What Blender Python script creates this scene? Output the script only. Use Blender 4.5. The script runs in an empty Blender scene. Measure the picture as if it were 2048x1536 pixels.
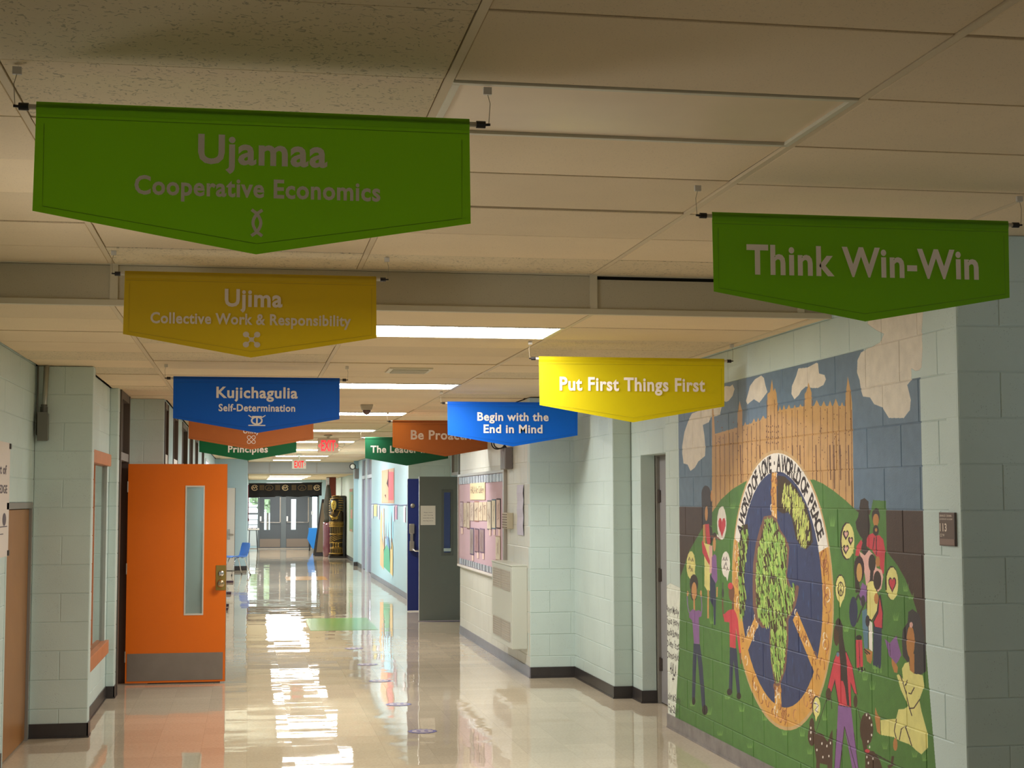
import bpy, math, random
import numpy as np
from mathutils import Vector, Matrix
random.seed(7)
C = bpy.context.scene.collection
SC = bpy.context.scene
PI = math.pi

# ------------------------------------------------------------------ camera, world, light, exposure
def camera():
    f, yaw, pitch, roll = 3038.4, .1709, .0753, -.0024
    fw = Vector((math.sin(yaw)*math.cos(pitch), math.cos(yaw)*math.cos(pitch), math.sin(pitch)))
    r = Vector((math.cos(yaw), -math.sin(yaw), 0)); u = r.cross(fw)
    r2 = math.cos(roll)*r+math.sin(roll)*u; u2 = -math.sin(roll)*r+math.cos(roll)*u
    cd = bpy.data.cameras.new('camera'); cd.sensor_width = 36; cd.lens = f/2048*36
    cd.clip_end = 300; cd.clip_start = .05
    co = bpy.data.objects.new('camera', cd); C.objects.link(co)
    m = Matrix((( r2.x, u2.x, -fw.x, 0), (r2.y, u2.y, -fw.y, 0), (r2.z, u2.z, -fw.z, 1.683), (0, 0, 0, 1)))
    co.matrix_world = m
    SC.camera = co
camera()
SC.view_settings.view_transform = 'Standard'
SC.view_settings.look = 'None'
SC.view_settings.gamma = 1
SC.view_settings.use_curve_mapping = False
SC.view_settings.exposure = 0.22
LAMP = 30.0            # ceiling panels
w = bpy.data.worlds.new('daylight'); SC.world = w; w.use_nodes = True
bgn = w.node_tree.nodes['Background']; bgn.inputs[0].default_value = (.80, .90, 1, 1); bgn.inputs[1].default_value = 3.0
def area(name, loc, rot, sx, sy, power, col):
    l = bpy.data.lights.new(name, 'AREA'); l.shape = 'RECTANGLE'; l.size = sx; l.size_y = sy
    l.energy = power; l.color = col
    o = bpy.data.objects.new(name, l); C.objects.link(o); o.location = loc; o.rotation_euler = rot
    return o
# daylight from right lobby and left corridor windows, plus two added lobby fills
area('daylight_side_window', (5.35, 4.75, 2.2), (0, PI/2, 0), .5, .8, 1.5, (.72, .80, 1))
area('lobby_back_fill', (1.2, -2.7, 1.7), (PI/2, 0, 0), 3.0, 1.6, 10, (1, .95, .88))  # added fill behind the camera, no window there; lifts banners and ceiling
area('daylight_left_window', (-1.02, 30.2, 1.8), (0, -PI/2, 0), 1.3, 3.2, 170, (.70, .84, 1))
area('lobby_side_fill', (-1.78, 5.7, 1.6), (0, -PI/2, 0), 1.2, 1.4, 17, (1, .91, .80))  # added fill outside the left wall, brightens lobby ceiling and mural

# ------------------------------------------------------------------ materials
def lin(c):
    return tuple(((x/255)/12.92 if x/255 <= .04045 else ((x/255+.055)/1.055)**2.4) for x in c)
MC = {}
def nd(t, typ, **kw):
    n = t.nodes.new(typ)
    for k, v in kw.items(): setattr(n, k, v)
    return n
def M(name, col, rough=.5, metal=0., var=0., vscale=6., bump=0., bscale=80., emit=None, es=0., trans=0., coat=0., sub=0.):
    if name in MC: return MC[name]
    m = bpy.data.materials.new(name); m.use_nodes = True; t = m.node_tree
    b = t.nodes['Principled BSDF']
    c = lin(col)
    b.inputs['Base Color'].default_value = (*c, 1); b.inputs['Roughness'].default_value = rough
    b.inputs['Metallic'].default_value = metal
    if coat: b.inputs['Coat Weight'].default_value = coat
    if trans: b.inputs['Transmission Weight'].default_value = trans
    if emit: b.inputs['Emission Color'].default_value = (*lin(emit), 1); b.inputs['Emission Strength'].default_value = es
    if var or bump:
        g = nd(t, 'ShaderNodeNewGeometry')
        if var:
            n = nd(t, 'ShaderNodeTexNoise'); n.inputs['Scale'].default_value = vscale; n.inputs['Detail'].default_value = 4
            t.links.new(g.outputs['Position'], n.inputs['Vector'])
            mx = nd(t, 'ShaderNodeMix', data_type='RGBA')
            mx.inputs[6].default_value = (*[x*(1-var) for x in c], 1); mx.inputs[7].default_value = (*[min(1, x*(1+var)) for x in c], 1)
            t.links.new(n.outputs[0], mx.inputs[0]); t.links.new(mx.outputs[2], b.inputs['Base Color'])
        if bump:
            n = nd(t, 'ShaderNodeTexNoise'); n.inputs['Scale'].default_value = bscale; n.inputs['Detail'].default_value = 3
            t.links.new(g.outputs['Position'], n.inputs['Vector'])
            bp = nd(t, 'ShaderNodeBump'); bp.inputs['Strength'].default_value = bump; bp.inputs['Distance'].default_value = .004
            t.links.new(n.outputs[0], bp.inputs['Height']); t.links.new(bp.outputs[0], b.inputs['Normal'])
    MC[name] = m
    return m

def paint_block(name, col, rough=.42, image=None):
    m = bpy.data.materials.new(name); m.use_nodes = True; t = m.node_tree; b = t.nodes['Principled BSDF']
    b.inputs['Roughness'].default_value = rough
    g = nd(t, 'ShaderNodeNewGeometry')
    c = lin(col)
    n = nd(t, 'ShaderNodeTexNoise'); n.inputs['Scale'].default_value = 2.2; n.inputs['Detail'].default_value = 6
    t.links.new(g.outputs['Position'], n.inputs['Vector'])
    mx = nd(t, 'ShaderNodeMix', data_type='RGBA')
    mx.inputs[6].default_value = (*[x*.88 for x in c], 1); mx.inputs[7].default_value = (*[x*1.1 for x in c], 1)
    t.links.new(n.outputs[0], mx.inputs[0])
    colout = mx.outputs[2]
    if image is not None:
        img, y0, y1, z0, z1 = image
        sp = nd(t, 'ShaderNodeSeparateXYZ'); t.links.new(g.outputs['Position'], sp.inputs[0])
        def mr(out, a, bb):
            r = nd(t, 'ShaderNodeMapRange'); r.inputs['From Min'].default_value = a; r.inputs['From Max'].default_value = bb
            t.links.new(out, r.inputs['Value']); return r.outputs[0]
        cb = nd(t, 'ShaderNodeCombineXYZ')
        t.links.new(mr(sp.outputs[1], y0, y1), cb.inputs[0]); t.links.new(mr(sp.outputs[2], z0, z1), cb.inputs[1])
        it = nd(t, 'ShaderNodeTexImage', extension='CLIP'); it.image = img
        t.links.new(cb.outputs[0], it.inputs['Vector'])
        # brushed look: break the paint up a little
        n2 = nd(t, 'ShaderNodeTexNoise'); n2.inputs['Scale'].default_value = 14; n2.inputs['Detail'].default_value = 7
        t.links.new(g.outputs['Position'], n2.inputs['Vector'])
        hv = nd(t, 'ShaderNodeMapRange'); hv.inputs['To Min'].default_value = .78; hv.inputs['To Max'].default_value = 1.22
        t.links.new(n2.outputs[0], hv.inputs['Value'])
        vm = nd(t, 'ShaderNodeVectorMath', operation='SCALE'); t.links.new(it.outputs['Color'], vm.inputs[0]); t.links.new(hv.outputs[0], vm.inputs['Scale'])
        m2 = nd(t, 'ShaderNodeMix', data_type='RGBA')
        t.links.new(it.outputs['Alpha'], m2.inputs[0]); t.links.new(colout, m2.inputs[6]); t.links.new(vm.outputs[0], m2.inputs[7])
        colout = m2.outputs[2]
    # small pores of the concrete block
    v = nd(t, 'ShaderNodeTexVoronoi'); v.inputs['Scale'].default_value = 75; t.links.new(g.outputs['Position'], v.inputs['Vector'])
    pr = nd(t, 'ShaderNodeMapRange'); pr.inputs['From Min'].default_value = .05; pr.inputs['From Max'].default_value = .22
    t.links.new(v.outputs['Distance'], pr.inputs['Value'])
    nn = nd(t, 'ShaderNodeTexNoise'); nn.inputs['Scale'].default_value = 9; t.links.new(g.outputs['Position'], nn.inputs['Vector'])
    gt = nd(t, 'ShaderNodeMapRange'); gt.inputs['From Min'].default_value = .5; gt.inputs['From Max'].default_value = .68
    gt.inputs['To Min'].default_value = 1; gt.inputs['To Max'].default_value = 0
    t.links.new(nn.outputs[0], gt.inputs['Value'])
    mxx = nd(t, 'ShaderNodeMath', operation='MAXIMUM'); t.links.new(pr.outputs[0], mxx.inputs[0]); t.links.new(gt.outputs[0], mxx.inputs[1])
    dk = nd(t, 'ShaderNodeMapRange'); dk.inputs['To Min'].default_value = .6; dk.inputs['To Max'].default_value = 1
    t.links.new(mxx.outputs[0], dk.inputs['Value'])
    vs = nd(t, 'ShaderNodeVectorMath', operation='SCALE'); t.links.new(colout, vs.inputs[0]); t.links.new(dk.outputs[0], vs.inputs['Scale'])
    t.links.new(vs.outputs[0], b.inputs['Base Color'])
    nb = nd(t, 'ShaderNodeTexNoise'); nb.inputs['Scale'].default_value = 160; nb.inputs['Detail'].default_value = 2
    t.links.new(g.outputs['Position'], nb.inputs['Vector'])
    ad = nd(t, 'ShaderNodeMath', operation='ADD'); t.links.new(nb.outputs[0], ad.inputs[0]); t.links.new(mxx.outputs[0], ad.inputs[1])
    bp = nd(t, 'ShaderNodeBump'); bp.inputs['Strength'].default_value = .35; bp.inputs['Distance'].default_value = .002
    t.links.new(ad.outputs[0], bp.inputs['Height']); t.links.new(bp.outputs[0], b.inputs['Normal'])
    return m

def tile_mat(name, col, fissured):
    m = bpy.data.materials.new(name); m.use_nodes = True; t = m.node_tree; b = t.nodes['Principled BSDF']
    b.inputs['Roughness'].default_value = .85
    g = nd(t, 'ShaderNodeNewGeometry'); oi = nd(t, 'ShaderNodeObjectInfo')
    c = lin(col)
    n = nd(t, 'ShaderNodeTexNoise'); n.inputs['Scale'].default_value = 1.6; n.inputs['Detail'].default_value = 5
    t.links.new(g.outputs['Position'], n.inputs['Vector'])
    mx = nd(t, 'ShaderNodeMix', data_type='RGBA'); mx.inputs[6].default_value = (*[x*.88 for x in c], 1); mx.inputs[7].default_value = (*[min(1, x*1.08) for x in c], 1)
    t.links.new(n.outputs[0], mx.inputs[0])
    r = nd(t, 'ShaderNodeMapRange'); r.inputs['To Min'].default_value = .92; r.inputs['To Max'].default_value = 1.04
    t.links.new(oi.outputs['Random'], r.inputs['Value'])
    v1 = nd(t, 'ShaderNodeVectorMath', operation='SCALE'); t.links.new(mx.outputs[2], v1.inputs[0]); t.links.new(r.outputs[0], v1.inputs['Scale'])
    f = nd(t, 'ShaderNodeTexNoise'); f.inputs['Scale'].default_value = 42 if fissured else 170
    f.inputs['Detail'].default_value = 1.5 if fissured else 1; f.inputs['Distortion'].default_value = 1.8 if fissured else 0
    t.links.new(g.outputs['Position'], f.inputs['Vector'])
    q = nd(t, 'ShaderNodeMapRange')
    q.inputs['From Min'].default_value = .615 if fissured else .64; q.inputs['From Max'].default_value = .65 if fissured else .72
    q.inputs['To Min'].default_value = 1; q.inputs['To Max'].default_value = .62 if fissured else .82
    t.links.new(f.outputs[0], q.inputs['Value'])
    v2 = nd(t, 'ShaderNodeVectorMath', operation='SCALE'); t.links.new(v1.outputs[0], v2.inputs[0]); t.links.new(q.outputs[0], v2.inputs['Scale'])
    t.links.new(v2.outputs[0], b.inputs['Base Color'])
    bp = nd(t, 'ShaderNodeBump'); bp.inputs['Strength'].default_value = .5; bp.inputs['Distance'].default_value = .002
    t.links.new(q.outputs[0], bp.inputs['Height']); t.links.new(bp.outputs[0], b.inputs['Normal'])
    return m

def floor_mat():
    m = bpy.data.materials.new('waxed_floor_tile'); m.use_nodes = True; t = m.node_tree; b = t.nodes['Principled BSDF']
    g = nd(t, 'ShaderNodeNewGeometry')
    sc = nd(t, 'ShaderNodeVectorMath', operation='SCALE'); sc.inputs['Scale'].default_value = 1/.3048
    t.links.new(g.outputs['Position'], sc.inputs[0])
    fl = nd(t, 'ShaderNodeVectorMath', operation='FLOOR'); t.links.new(sc.outputs[0], fl.inputs[0])
    wn = nd(t, 'ShaderNodeTexWhiteNoise', noise_dimensions='3D'); t.links.new(fl.outputs[0], wn.inputs['Vector'])
    c = lin((208, 193, 168))
    base = nd(t, 'ShaderNodeMix', data_type='RGBA')
    base.inputs[6].default_value = (*[x*.93 for x in c], 1); base.inputs[7].default_value = (*[x*1.05 for x in c], 1)
    t.links.new(wn.outputs['Value'], base.inputs[0])
    sp = nd(t, 'ShaderNodeTexNoise'); sp.inputs['Scale'].default_value = 55; sp.inputs['Detail'].default_value = 4
    t.links.new(g.outputs['Position'], sp.inputs['Vector'])
    sr = nd(t, 'ShaderNodeMapRange'); sr.inputs['From Min'].default_value = .4; sr.inputs['From Max'].default_value = .65
    sr.inputs['To Min'].default_value = 1.03; sr.inputs['To Max'].default_value = .9
    t.links.new(sp.outputs[0], sr.inputs['Value'])
    vs = nd(t, 'ShaderNodeVectorMath', operation='SCALE'); t.links.new(base.outputs[2], vs.inputs[0]); t.links.new(sr.outputs[0], vs.inputs['Scale'])
    # seams between tiles
    fr = nd(t, 'ShaderNodeVectorMath', operation='FRACTION'); t.links.new(sc.outputs[0], fr.inputs[0])
    sx = nd(t, 'ShaderNodeSeparateXYZ'); t.links.new(fr.outputs[0], sx.inputs[0])
    def edge(o):
        a = nd(t, 'ShaderNodeMath', operation='LESS_THAN'); a.inputs[1].default_value = .008; t.links.new(o, a.inputs[0]); return a.outputs[0]
    e = nd(t, 'ShaderNodeMath', operation='MAXIMUM'); t.links.new(edge(sx.outputs[0]), e.inputs[0]); t.links.new(edge(sx.outputs[1]), e.inputs[1])
    em = nd(t, 'ShaderNodeMapRange'); em.inputs['To Min'].default_value = 1; em.inputs['To Max'].default_value = .8
    t.links.new(e.outputs[0], em.inputs['Value'])
    v3 = nd(t, 'ShaderNodeVectorMath', operation='SCALE'); t.links.new(vs.outputs[0], v3.inputs[0]); t.links.new(em.outputs[0], v3.inputs['Scale'])
    t.links.new(v3.outputs[0], b.inputs['Base Color'])
    # every tile lies at a slightly different tilt, the wax is a little wavy
    def tilt(out, k):
        s = nd(t, 'ShaderNodeVectorMath', operation='SUBTRACT'); t.links.new(out, s.inputs[0]); s.inputs[1].default_value = (.5, .5, .5)
        u = nd(t, 'ShaderNodeVectorMath', operation='MULTIPLY'); t.links.new(s.outputs[0], u.inputs[0]); u.inputs[1].default_value = (k, k, 0); return u.outputs[0]
    nz = nd(t, 'ShaderNodeTexNoise'); nz.inputs['Scale'].default_value = 2.6; nz.inputs['Detail'].default_value = 2
    t.links.new(g.outputs['Position'], nz.inputs['Vector'])
    nz2 = nd(t, 'ShaderNodeTexNoise'); nz2.inputs['Scale'].default_value = 11; nz2.inputs['Detail'].default_value = 1
    t.links.new(g.outputs['Position'], nz2.inputs['Vector'])
    a1 = nd(t, 'ShaderNodeVectorMath', operation='ADD'); t.links.new(tilt(wn.outputs['Color'], .007), a1.inputs[0]); t.links.new(tilt(nz.outputs['Color'], .006), a1.inputs[1])
    a3 = nd(t, 'ShaderNodeVectorMath', operation='ADD'); t.links.new(a1.outputs[0], a3.inputs[0]); t.links.new(tilt(nz2.outputs['Color'], .006), a3.inputs[1])
    a2 = nd(t, 'ShaderNodeVectorMath', operation='ADD'); t.links.new(a3.outputs[0], a2.inputs[0]); t.links.new(g.outputs['Normal'], a2.inputs[1])
    st = nd(t, 'ShaderNodeVectorMath', operation='MULTIPLY'); st.inputs[1].default_value = (1.1, 9., 1); t.links.new(g.outputs['Position'], st.inputs[0])
    nz3 = nd(t, 'ShaderNodeTexNoise'); nz3.inputs['Scale'].default_value = 1.; nz3.inputs['Detail'].default_value = 3; t.links.new(st.outputs[0], nz3.inputs['Vector'])
    s4 = nd(t, 'ShaderNodeVectorMath', operation='SUBTRACT'); s4.inputs[1].default_value = (.5, .5, .5); t.links.new(nz3.outputs['Color'], s4.inputs[0])
    u4 = nd(t, 'ShaderNodeVectorMath', operation='MULTIPLY'); u4.inputs[1].default_value = (.004, .026, 0); t.links.new(s4.outputs[0], u4.inputs[0])
    a4 = nd(t, 'ShaderNodeVectorMath', operation='ADD'); t.links.new(u4.outputs[0], a4.inputs[0]); t.links.new(a2.outputs[0], a4.inputs[1]); a2 = a4
    no = nd(t, 'ShaderNodeVectorMath', operation='NORMALIZE'); t.links.new(a2.outputs[0], no.inputs[0])
    t.links.new(no.outputs[0], b.inputs['Normal'])
    rn = nd(t, 'ShaderNodeMapRange'); rn.inputs['To Min'].default_value = .012; rn.inputs['To Max'].default_value = .045
    t.links.new(nz.outputs[0], rn.inputs['Value']); t.links.new(rn.outputs[0], b.inputs['Roughness'])
    b.inputs['IOR'].default_value = 1.56
    return m

# ------------------------------------------------------------------ mesh helpers
WL = {}
def props(o, label=None, cat=None, group=None, kind=None):
    if label: o['label'] = label
    if cat: o['category'] = cat
    if group: o['group'] = group
    if kind: o['kind'] = kind
    return o
def thing(name, label, cat, loc, group=None):
    o = bpy.data.objects.new(name, None); C.objects.link(o); o.location = loc
    o.empty_display_size = .1
    WL[o] = Vector(loc)
    return props(o, label, cat, group)
class G:
    def __init__(s): s.v = []; s.f = []
    def add(s, v, f):
        k = len(s.v); s.v += [tuple(p) for p in v]; s.f += [tuple(i+k for i in q) for q in f]; return s
    def box(s, x0, x1, y0, y1, z0, z1):
        return s.add([(x0,y0,z0),(x1,y0,z0),(x1,y1,z0),(x0,y1,z0),(x0,y0,z1),(x1,y0,z1),(x1,y1,z1),(x0,y1,z1)],
                     [(0,3,2,1),(4,5,6,7),(0,1,5,4),(1,2,6,5),(2,3,7,6),(3,0,4,7)])
    def prism(s, poly, o, r, u, d):
        # poly (a,b) in plane o + a r + b u, thick by vector d
        o, r, u, d = Vector(o), Vector(r), Vector(u), Vector(d); n = len(poly)
        A = [o+r*a+u*b for a, b in poly]; B = [p+d for p in A]
        if r.cross(u).dot(d) > 0: A, B = B, A
        return s.add(A+B, [tuple(range(n)), tuple(range(2*n-1, n-1, -1))]+[(i, i+n, (i+1) % n+n, (i+1) % n) for i in range(n)])
    def tube(s, pts, rad, n=8, cap=True):
        pts = [Vector(p) for p in pts]; rings = []
        for i, p in enumerate(pts):
            d = (pts[min(i+1, len(pts)-1)]-pts[max(i-1, 0)]).normalized()
            a = Vector((0, 0, 1)) if abs(d.z) < .9 else Vector((1, 0, 0))
            e1 = d.cross(a).normalized(); e2 = d.cross(e1).normalized()
            rr = rad[i] if isinstance(rad, (list, tuple)) else rad
            rings.append([p+e1*rr*math.cos(2*PI*k/n)+e2*rr*math.sin(2*PI*k/n) for k in range(n)])
        v = [q for r in rings for q in r]; f = []
        for i in range(len(pts)-1):
            for k in range(n):
                f.append((i*n+k, i*n+(k+1) % n, (i+1)*n+(k+1) % n, (i+1)*n+k))
        if cap: f += [tuple(range(n-1, -1, -1)), tuple((len(pts)-1)*n+k for k in range(n))]
        return s.add(v, f)
    def lathe(s, prof, c, axis=(0, 0, 1), n=20):
        # prof: (radius, height along axis)
        ax = Vector(axis).normalized(); a = Vector((0, 0, 1)) if abs(ax.z) < .9 else Vector((1, 0, 0))
        e1 = ax.cross(a).normalized(); e2 = ax.cross(e1).normalized(); c = Vector(c)
        v = [c+ax*h+e1*r*math.cos(2*PI*k/n)+e2*r*math.sin(2*PI*k/n) for r, h in prof for k in range(n)]
        f = [(i*n+k, i*n+(k+1) % n, (i+1)*n+(k+1) % n, (i+1)*n+k) for i in range(len(prof)-1) for k in range(n)]
        f += [tuple(range(n-1, -1, -1)), tuple((len(prof)-1)*n+k for k in range(n))]
        return s.add(v, f)
    def loft(s, rings):
        n = len(rings[0]); v = [p for r in rings for p in r]
        f = [(i*n+k, i*n+(k+1) % n, (i+1)*n+(k+1) % n, (i+1)*n+k) for i in range(len(rings)-1) for k in range(n)]
        f += [tuple(range(n-1, -1, -1)), tuple((len(rings)-1)*n+k for k in range(n))]
        return s.add(v, f)
    def build(s, name, mat, parent=None, loc=None, bev=0, smooth=False, flat=False):
        base = WL[parent] if parent is not None else Vector(loc if loc is not None else (0, 0, 0))
        me = bpy.data.meshes.new(name); me.from_pydata([tuple(Vector(p)-base) for p in s.v], [], s.f)
        me.materials.append(mat)
        if smooth: me.shade_smooth()
        me.update()
        o = bpy.data.objects.new(name, me); C.objects.link(o)
        if parent is not None: o.parent = parent
        else: o.location = base
        WL[o] = base.copy()
        if bev:
            m = o.modifiers.new('bevel', 'BEVEL'); m.width = bev; m.segments = 2; m.limit_method = 'ANGLE'
        return o
def boxo(name, x0, x1, y0, y1, z0, z1, mat, parent=None, loc=None, bev=0):
    if parent is None and loc is None: loc = ((x0+x1)/2, (y0+y1)/2, z0)
    return G().box(x0, x1, y0, y1, z0, z1).build(name, mat, parent, loc, bev)
def struct(o): o['kind'] = 'structure'; return o

TXT = {}
def glyphs(s, off=.022):
    if (s, off) in TXT: return TXT[(s, off)]
    c = bpy.data.curves.new('lettering', 'FONT'); c.body = s; c.size = 1; c.offset = off; c.resolution_u = 3; c.space_character = 1.07
    o = bpy.data.objects.new('lettering', c); C.objects.link(o)
    bpy.context.view_layer.update()
    dg = bpy.context.evaluated_depsgraph_get(); oe = o.evaluated_get(dg); me = oe.to_mesh()
    v = [(q.co.x, q.co.y) for q in me.vertices]; f = [tuple(p.vertices) for p in me.polygons]
    oe.to_mesh_clear(); bpy.data.objects.remove(o); bpy.data.curves.remove(c)
    TXT[(s, off)] = (v, f); return v, f
CAP = .70
LN = [0]
def nudge(l):
    LN[0] += 1; return Vector(l)*(1+.012*(LN[0] % 9))
def text(g, s, cx, base, cap, width, o, r, u, lift, off=.027):
    v, f = glyphs(s, off)
    x0 = min(p[0] for p in v); x1 = max(p[0] for p in v); sy = cap/CAP; sx = width/(x1-x0) if width else sy
    o, r, u, lift = Vector(o), Vector(r), Vector(u), nudge(lift)
    P = [o+r*(cx+(p[0]-(x0+x1)/2)*sx)+u*(base+p[1]*sy)+lift for p in v]
    n = r.cross(u)
    if n.dot(lift) < 0: f = [q[::-1] for q in f]
    g.add(P, f)
def stroke(g, pts, wd, o, r, u, lift, closed=False):
    # flat painted line of width wd in the plane o, r, u
    o, r, u, lift = Vector(o), Vector(r), Vector(u), nudge(lift)
    n = len(pts); A = []
    for i in range(n):
        a = pts[(i-1) % n] if closed else pts[max(i-1, 0)]; b = pts[(i+1) % n] if closed else pts[min(i+1, n-1)]
        dx, dy = b[0]-a[0], b[1]-a[1]; l = math.hypot(dx, dy) or 1
        A.append((pts[i][0]-dy/l*wd/2, pts[i][1]+dx/l*wd/2)); A.append((pts[i][0]+dy/l*wd/2, pts[i][1]-dx/l*wd/2))
    P = [o+r*a+u*b+lift for a, b in A]
    flip = r.cross(u).dot(lift) < 0
    F = []
    for i in range(n if closed else n-1):
        j = (i+1) % n; q = (2*i, 2*i+1, 2*j+1, 2*j); F.append(q[::-1] if flip else q)
    g.add(P, F)
def disc(g, cx, cy, rx, ry, o, r, u, lift, n=16, a0=0, a1=2*PI):
    o, r, u, lift = Vector(o), Vector(r), Vector(u), nudge(lift)
    P = [o+r*(cx+rx*math.cos(a0+(a1-a0)*k/n))+u*(cy+ry*math.sin(a0+(a1-a0)*k/n))+lift for k in range(n)]
    q = tuple(range(n)); g.add(P, [q if r.cross(u).dot(lift) > 0 else q[::-1]])

BM = {}
def block_mesh(wd, ht, mat):
    key = (round(wd, 3), round(ht, 3), mat.name)
    if key in BM: return BM[key]
    c, d = .0035, .0045
    x0, x1, z0, z1 = .002, wd-.002, .002, ht-.002
    v = [(x0+c, 0, z0+c), (x1-c, 0, z0+c), (x1-c, 0, z1-c), (x0+c, 0, z1-c), (x0, c*.55, z0), (x1, c*.55, z0), (x1, c*.55, z1), (x0, c*.55, z1),
         (x0, d, z0), (x1, d, z0), (x1, d, z1), (x0, d, z1)]
    f = [(0, 1, 2, 3), (4, 5, 1, 0), (5, 6, 2, 1), (6, 7, 3, 2), (7, 4, 0, 3), (8, 9, 5, 4), (9, 10, 6, 5), (10, 11, 7, 6), (11, 8, 4, 7)]
    me = bpy.data.meshes.new('block'); me.from_pydata(v, [], f); me.materials.append(mat); me.update()
    BM[key] = me; return me
def sub_rects(rects, op):
    out = []
    a0, a1, b0, b1 = op
    for x0, x1, z0, z1 in rects:
        if a1 <= x0 or a0 >= x1 or b1 <= z0 or b0 >= z1: out.append((x0, x1, z0, z1)); continue
        if a0 > x0: out.append((x0, a0, z0, z1))
        if a1 < x1: out.append((a1, x1, z0, z1))
        X0, X1 = max(x0, a0), min(x1, a1)
        if b0 > z0: out.append((X0, X1, z0, b0))
        if b1 < z1: out.append((X0, X1, b1, z1))
    return out
def block_wall(name, p0, rot, length, ztop, mat, phase=0., thick=.12, openings=(), blocks=True, label=None, bl=.4064):
    """wall seen from its local -y side; local x runs along it"""
    g = G(); d = .0034 if blocks else 0.
    rects = [(0, length, 0, ztop)]
    for op in openings: rects = sub_rects(rects, op)
    for x0, x1, z0, z1 in rects: g.box(x0, x1, d, thick, z0, z1)
    wobj = g.build(name, mat, None, (0, 0, 0)); wobj.location = (*p0, 0); wobj.rotation_euler = (0, 0, rot)
    struct(wobj)
    if label: wobj['label'] = label
    if blocks:
        for k in range(int(math.ceil(ztop/.2032))):
            z0 = k*.2032; z1 = min(z0+.2032, ztop)
            if z1-z0 < .02: continue
            ph = phase+(bl/2 if k % 2 else 0)
            n0 = math.floor((0-ph)/bl); x = ph+n0*bl
            while x < length-.001:
                a, b = max(x, 0), min(x+bl, length); x += bl
                if b-a < .015: continue
                rs = [(a, b, z0, z1)]
                for op in openings: rs = sub_rects(rs, op)
                for (u0, u1, w0, w1) in rs:
                    if u1-u0 < .015 or w1-w0 < .015: continue
                    o = bpy.data.objects.new('block', block_mesh(u1-u0, w1-w0, mat)); C.objects.link(o)
                    o.parent = wobj; o.location = (u0, random.uniform(-.0012, .0004), w0)
    return wobj
RN, RW_, LW = 0., -PI/2, PI/2      # facing the camera / right-hand wall / left-hand wall

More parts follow.
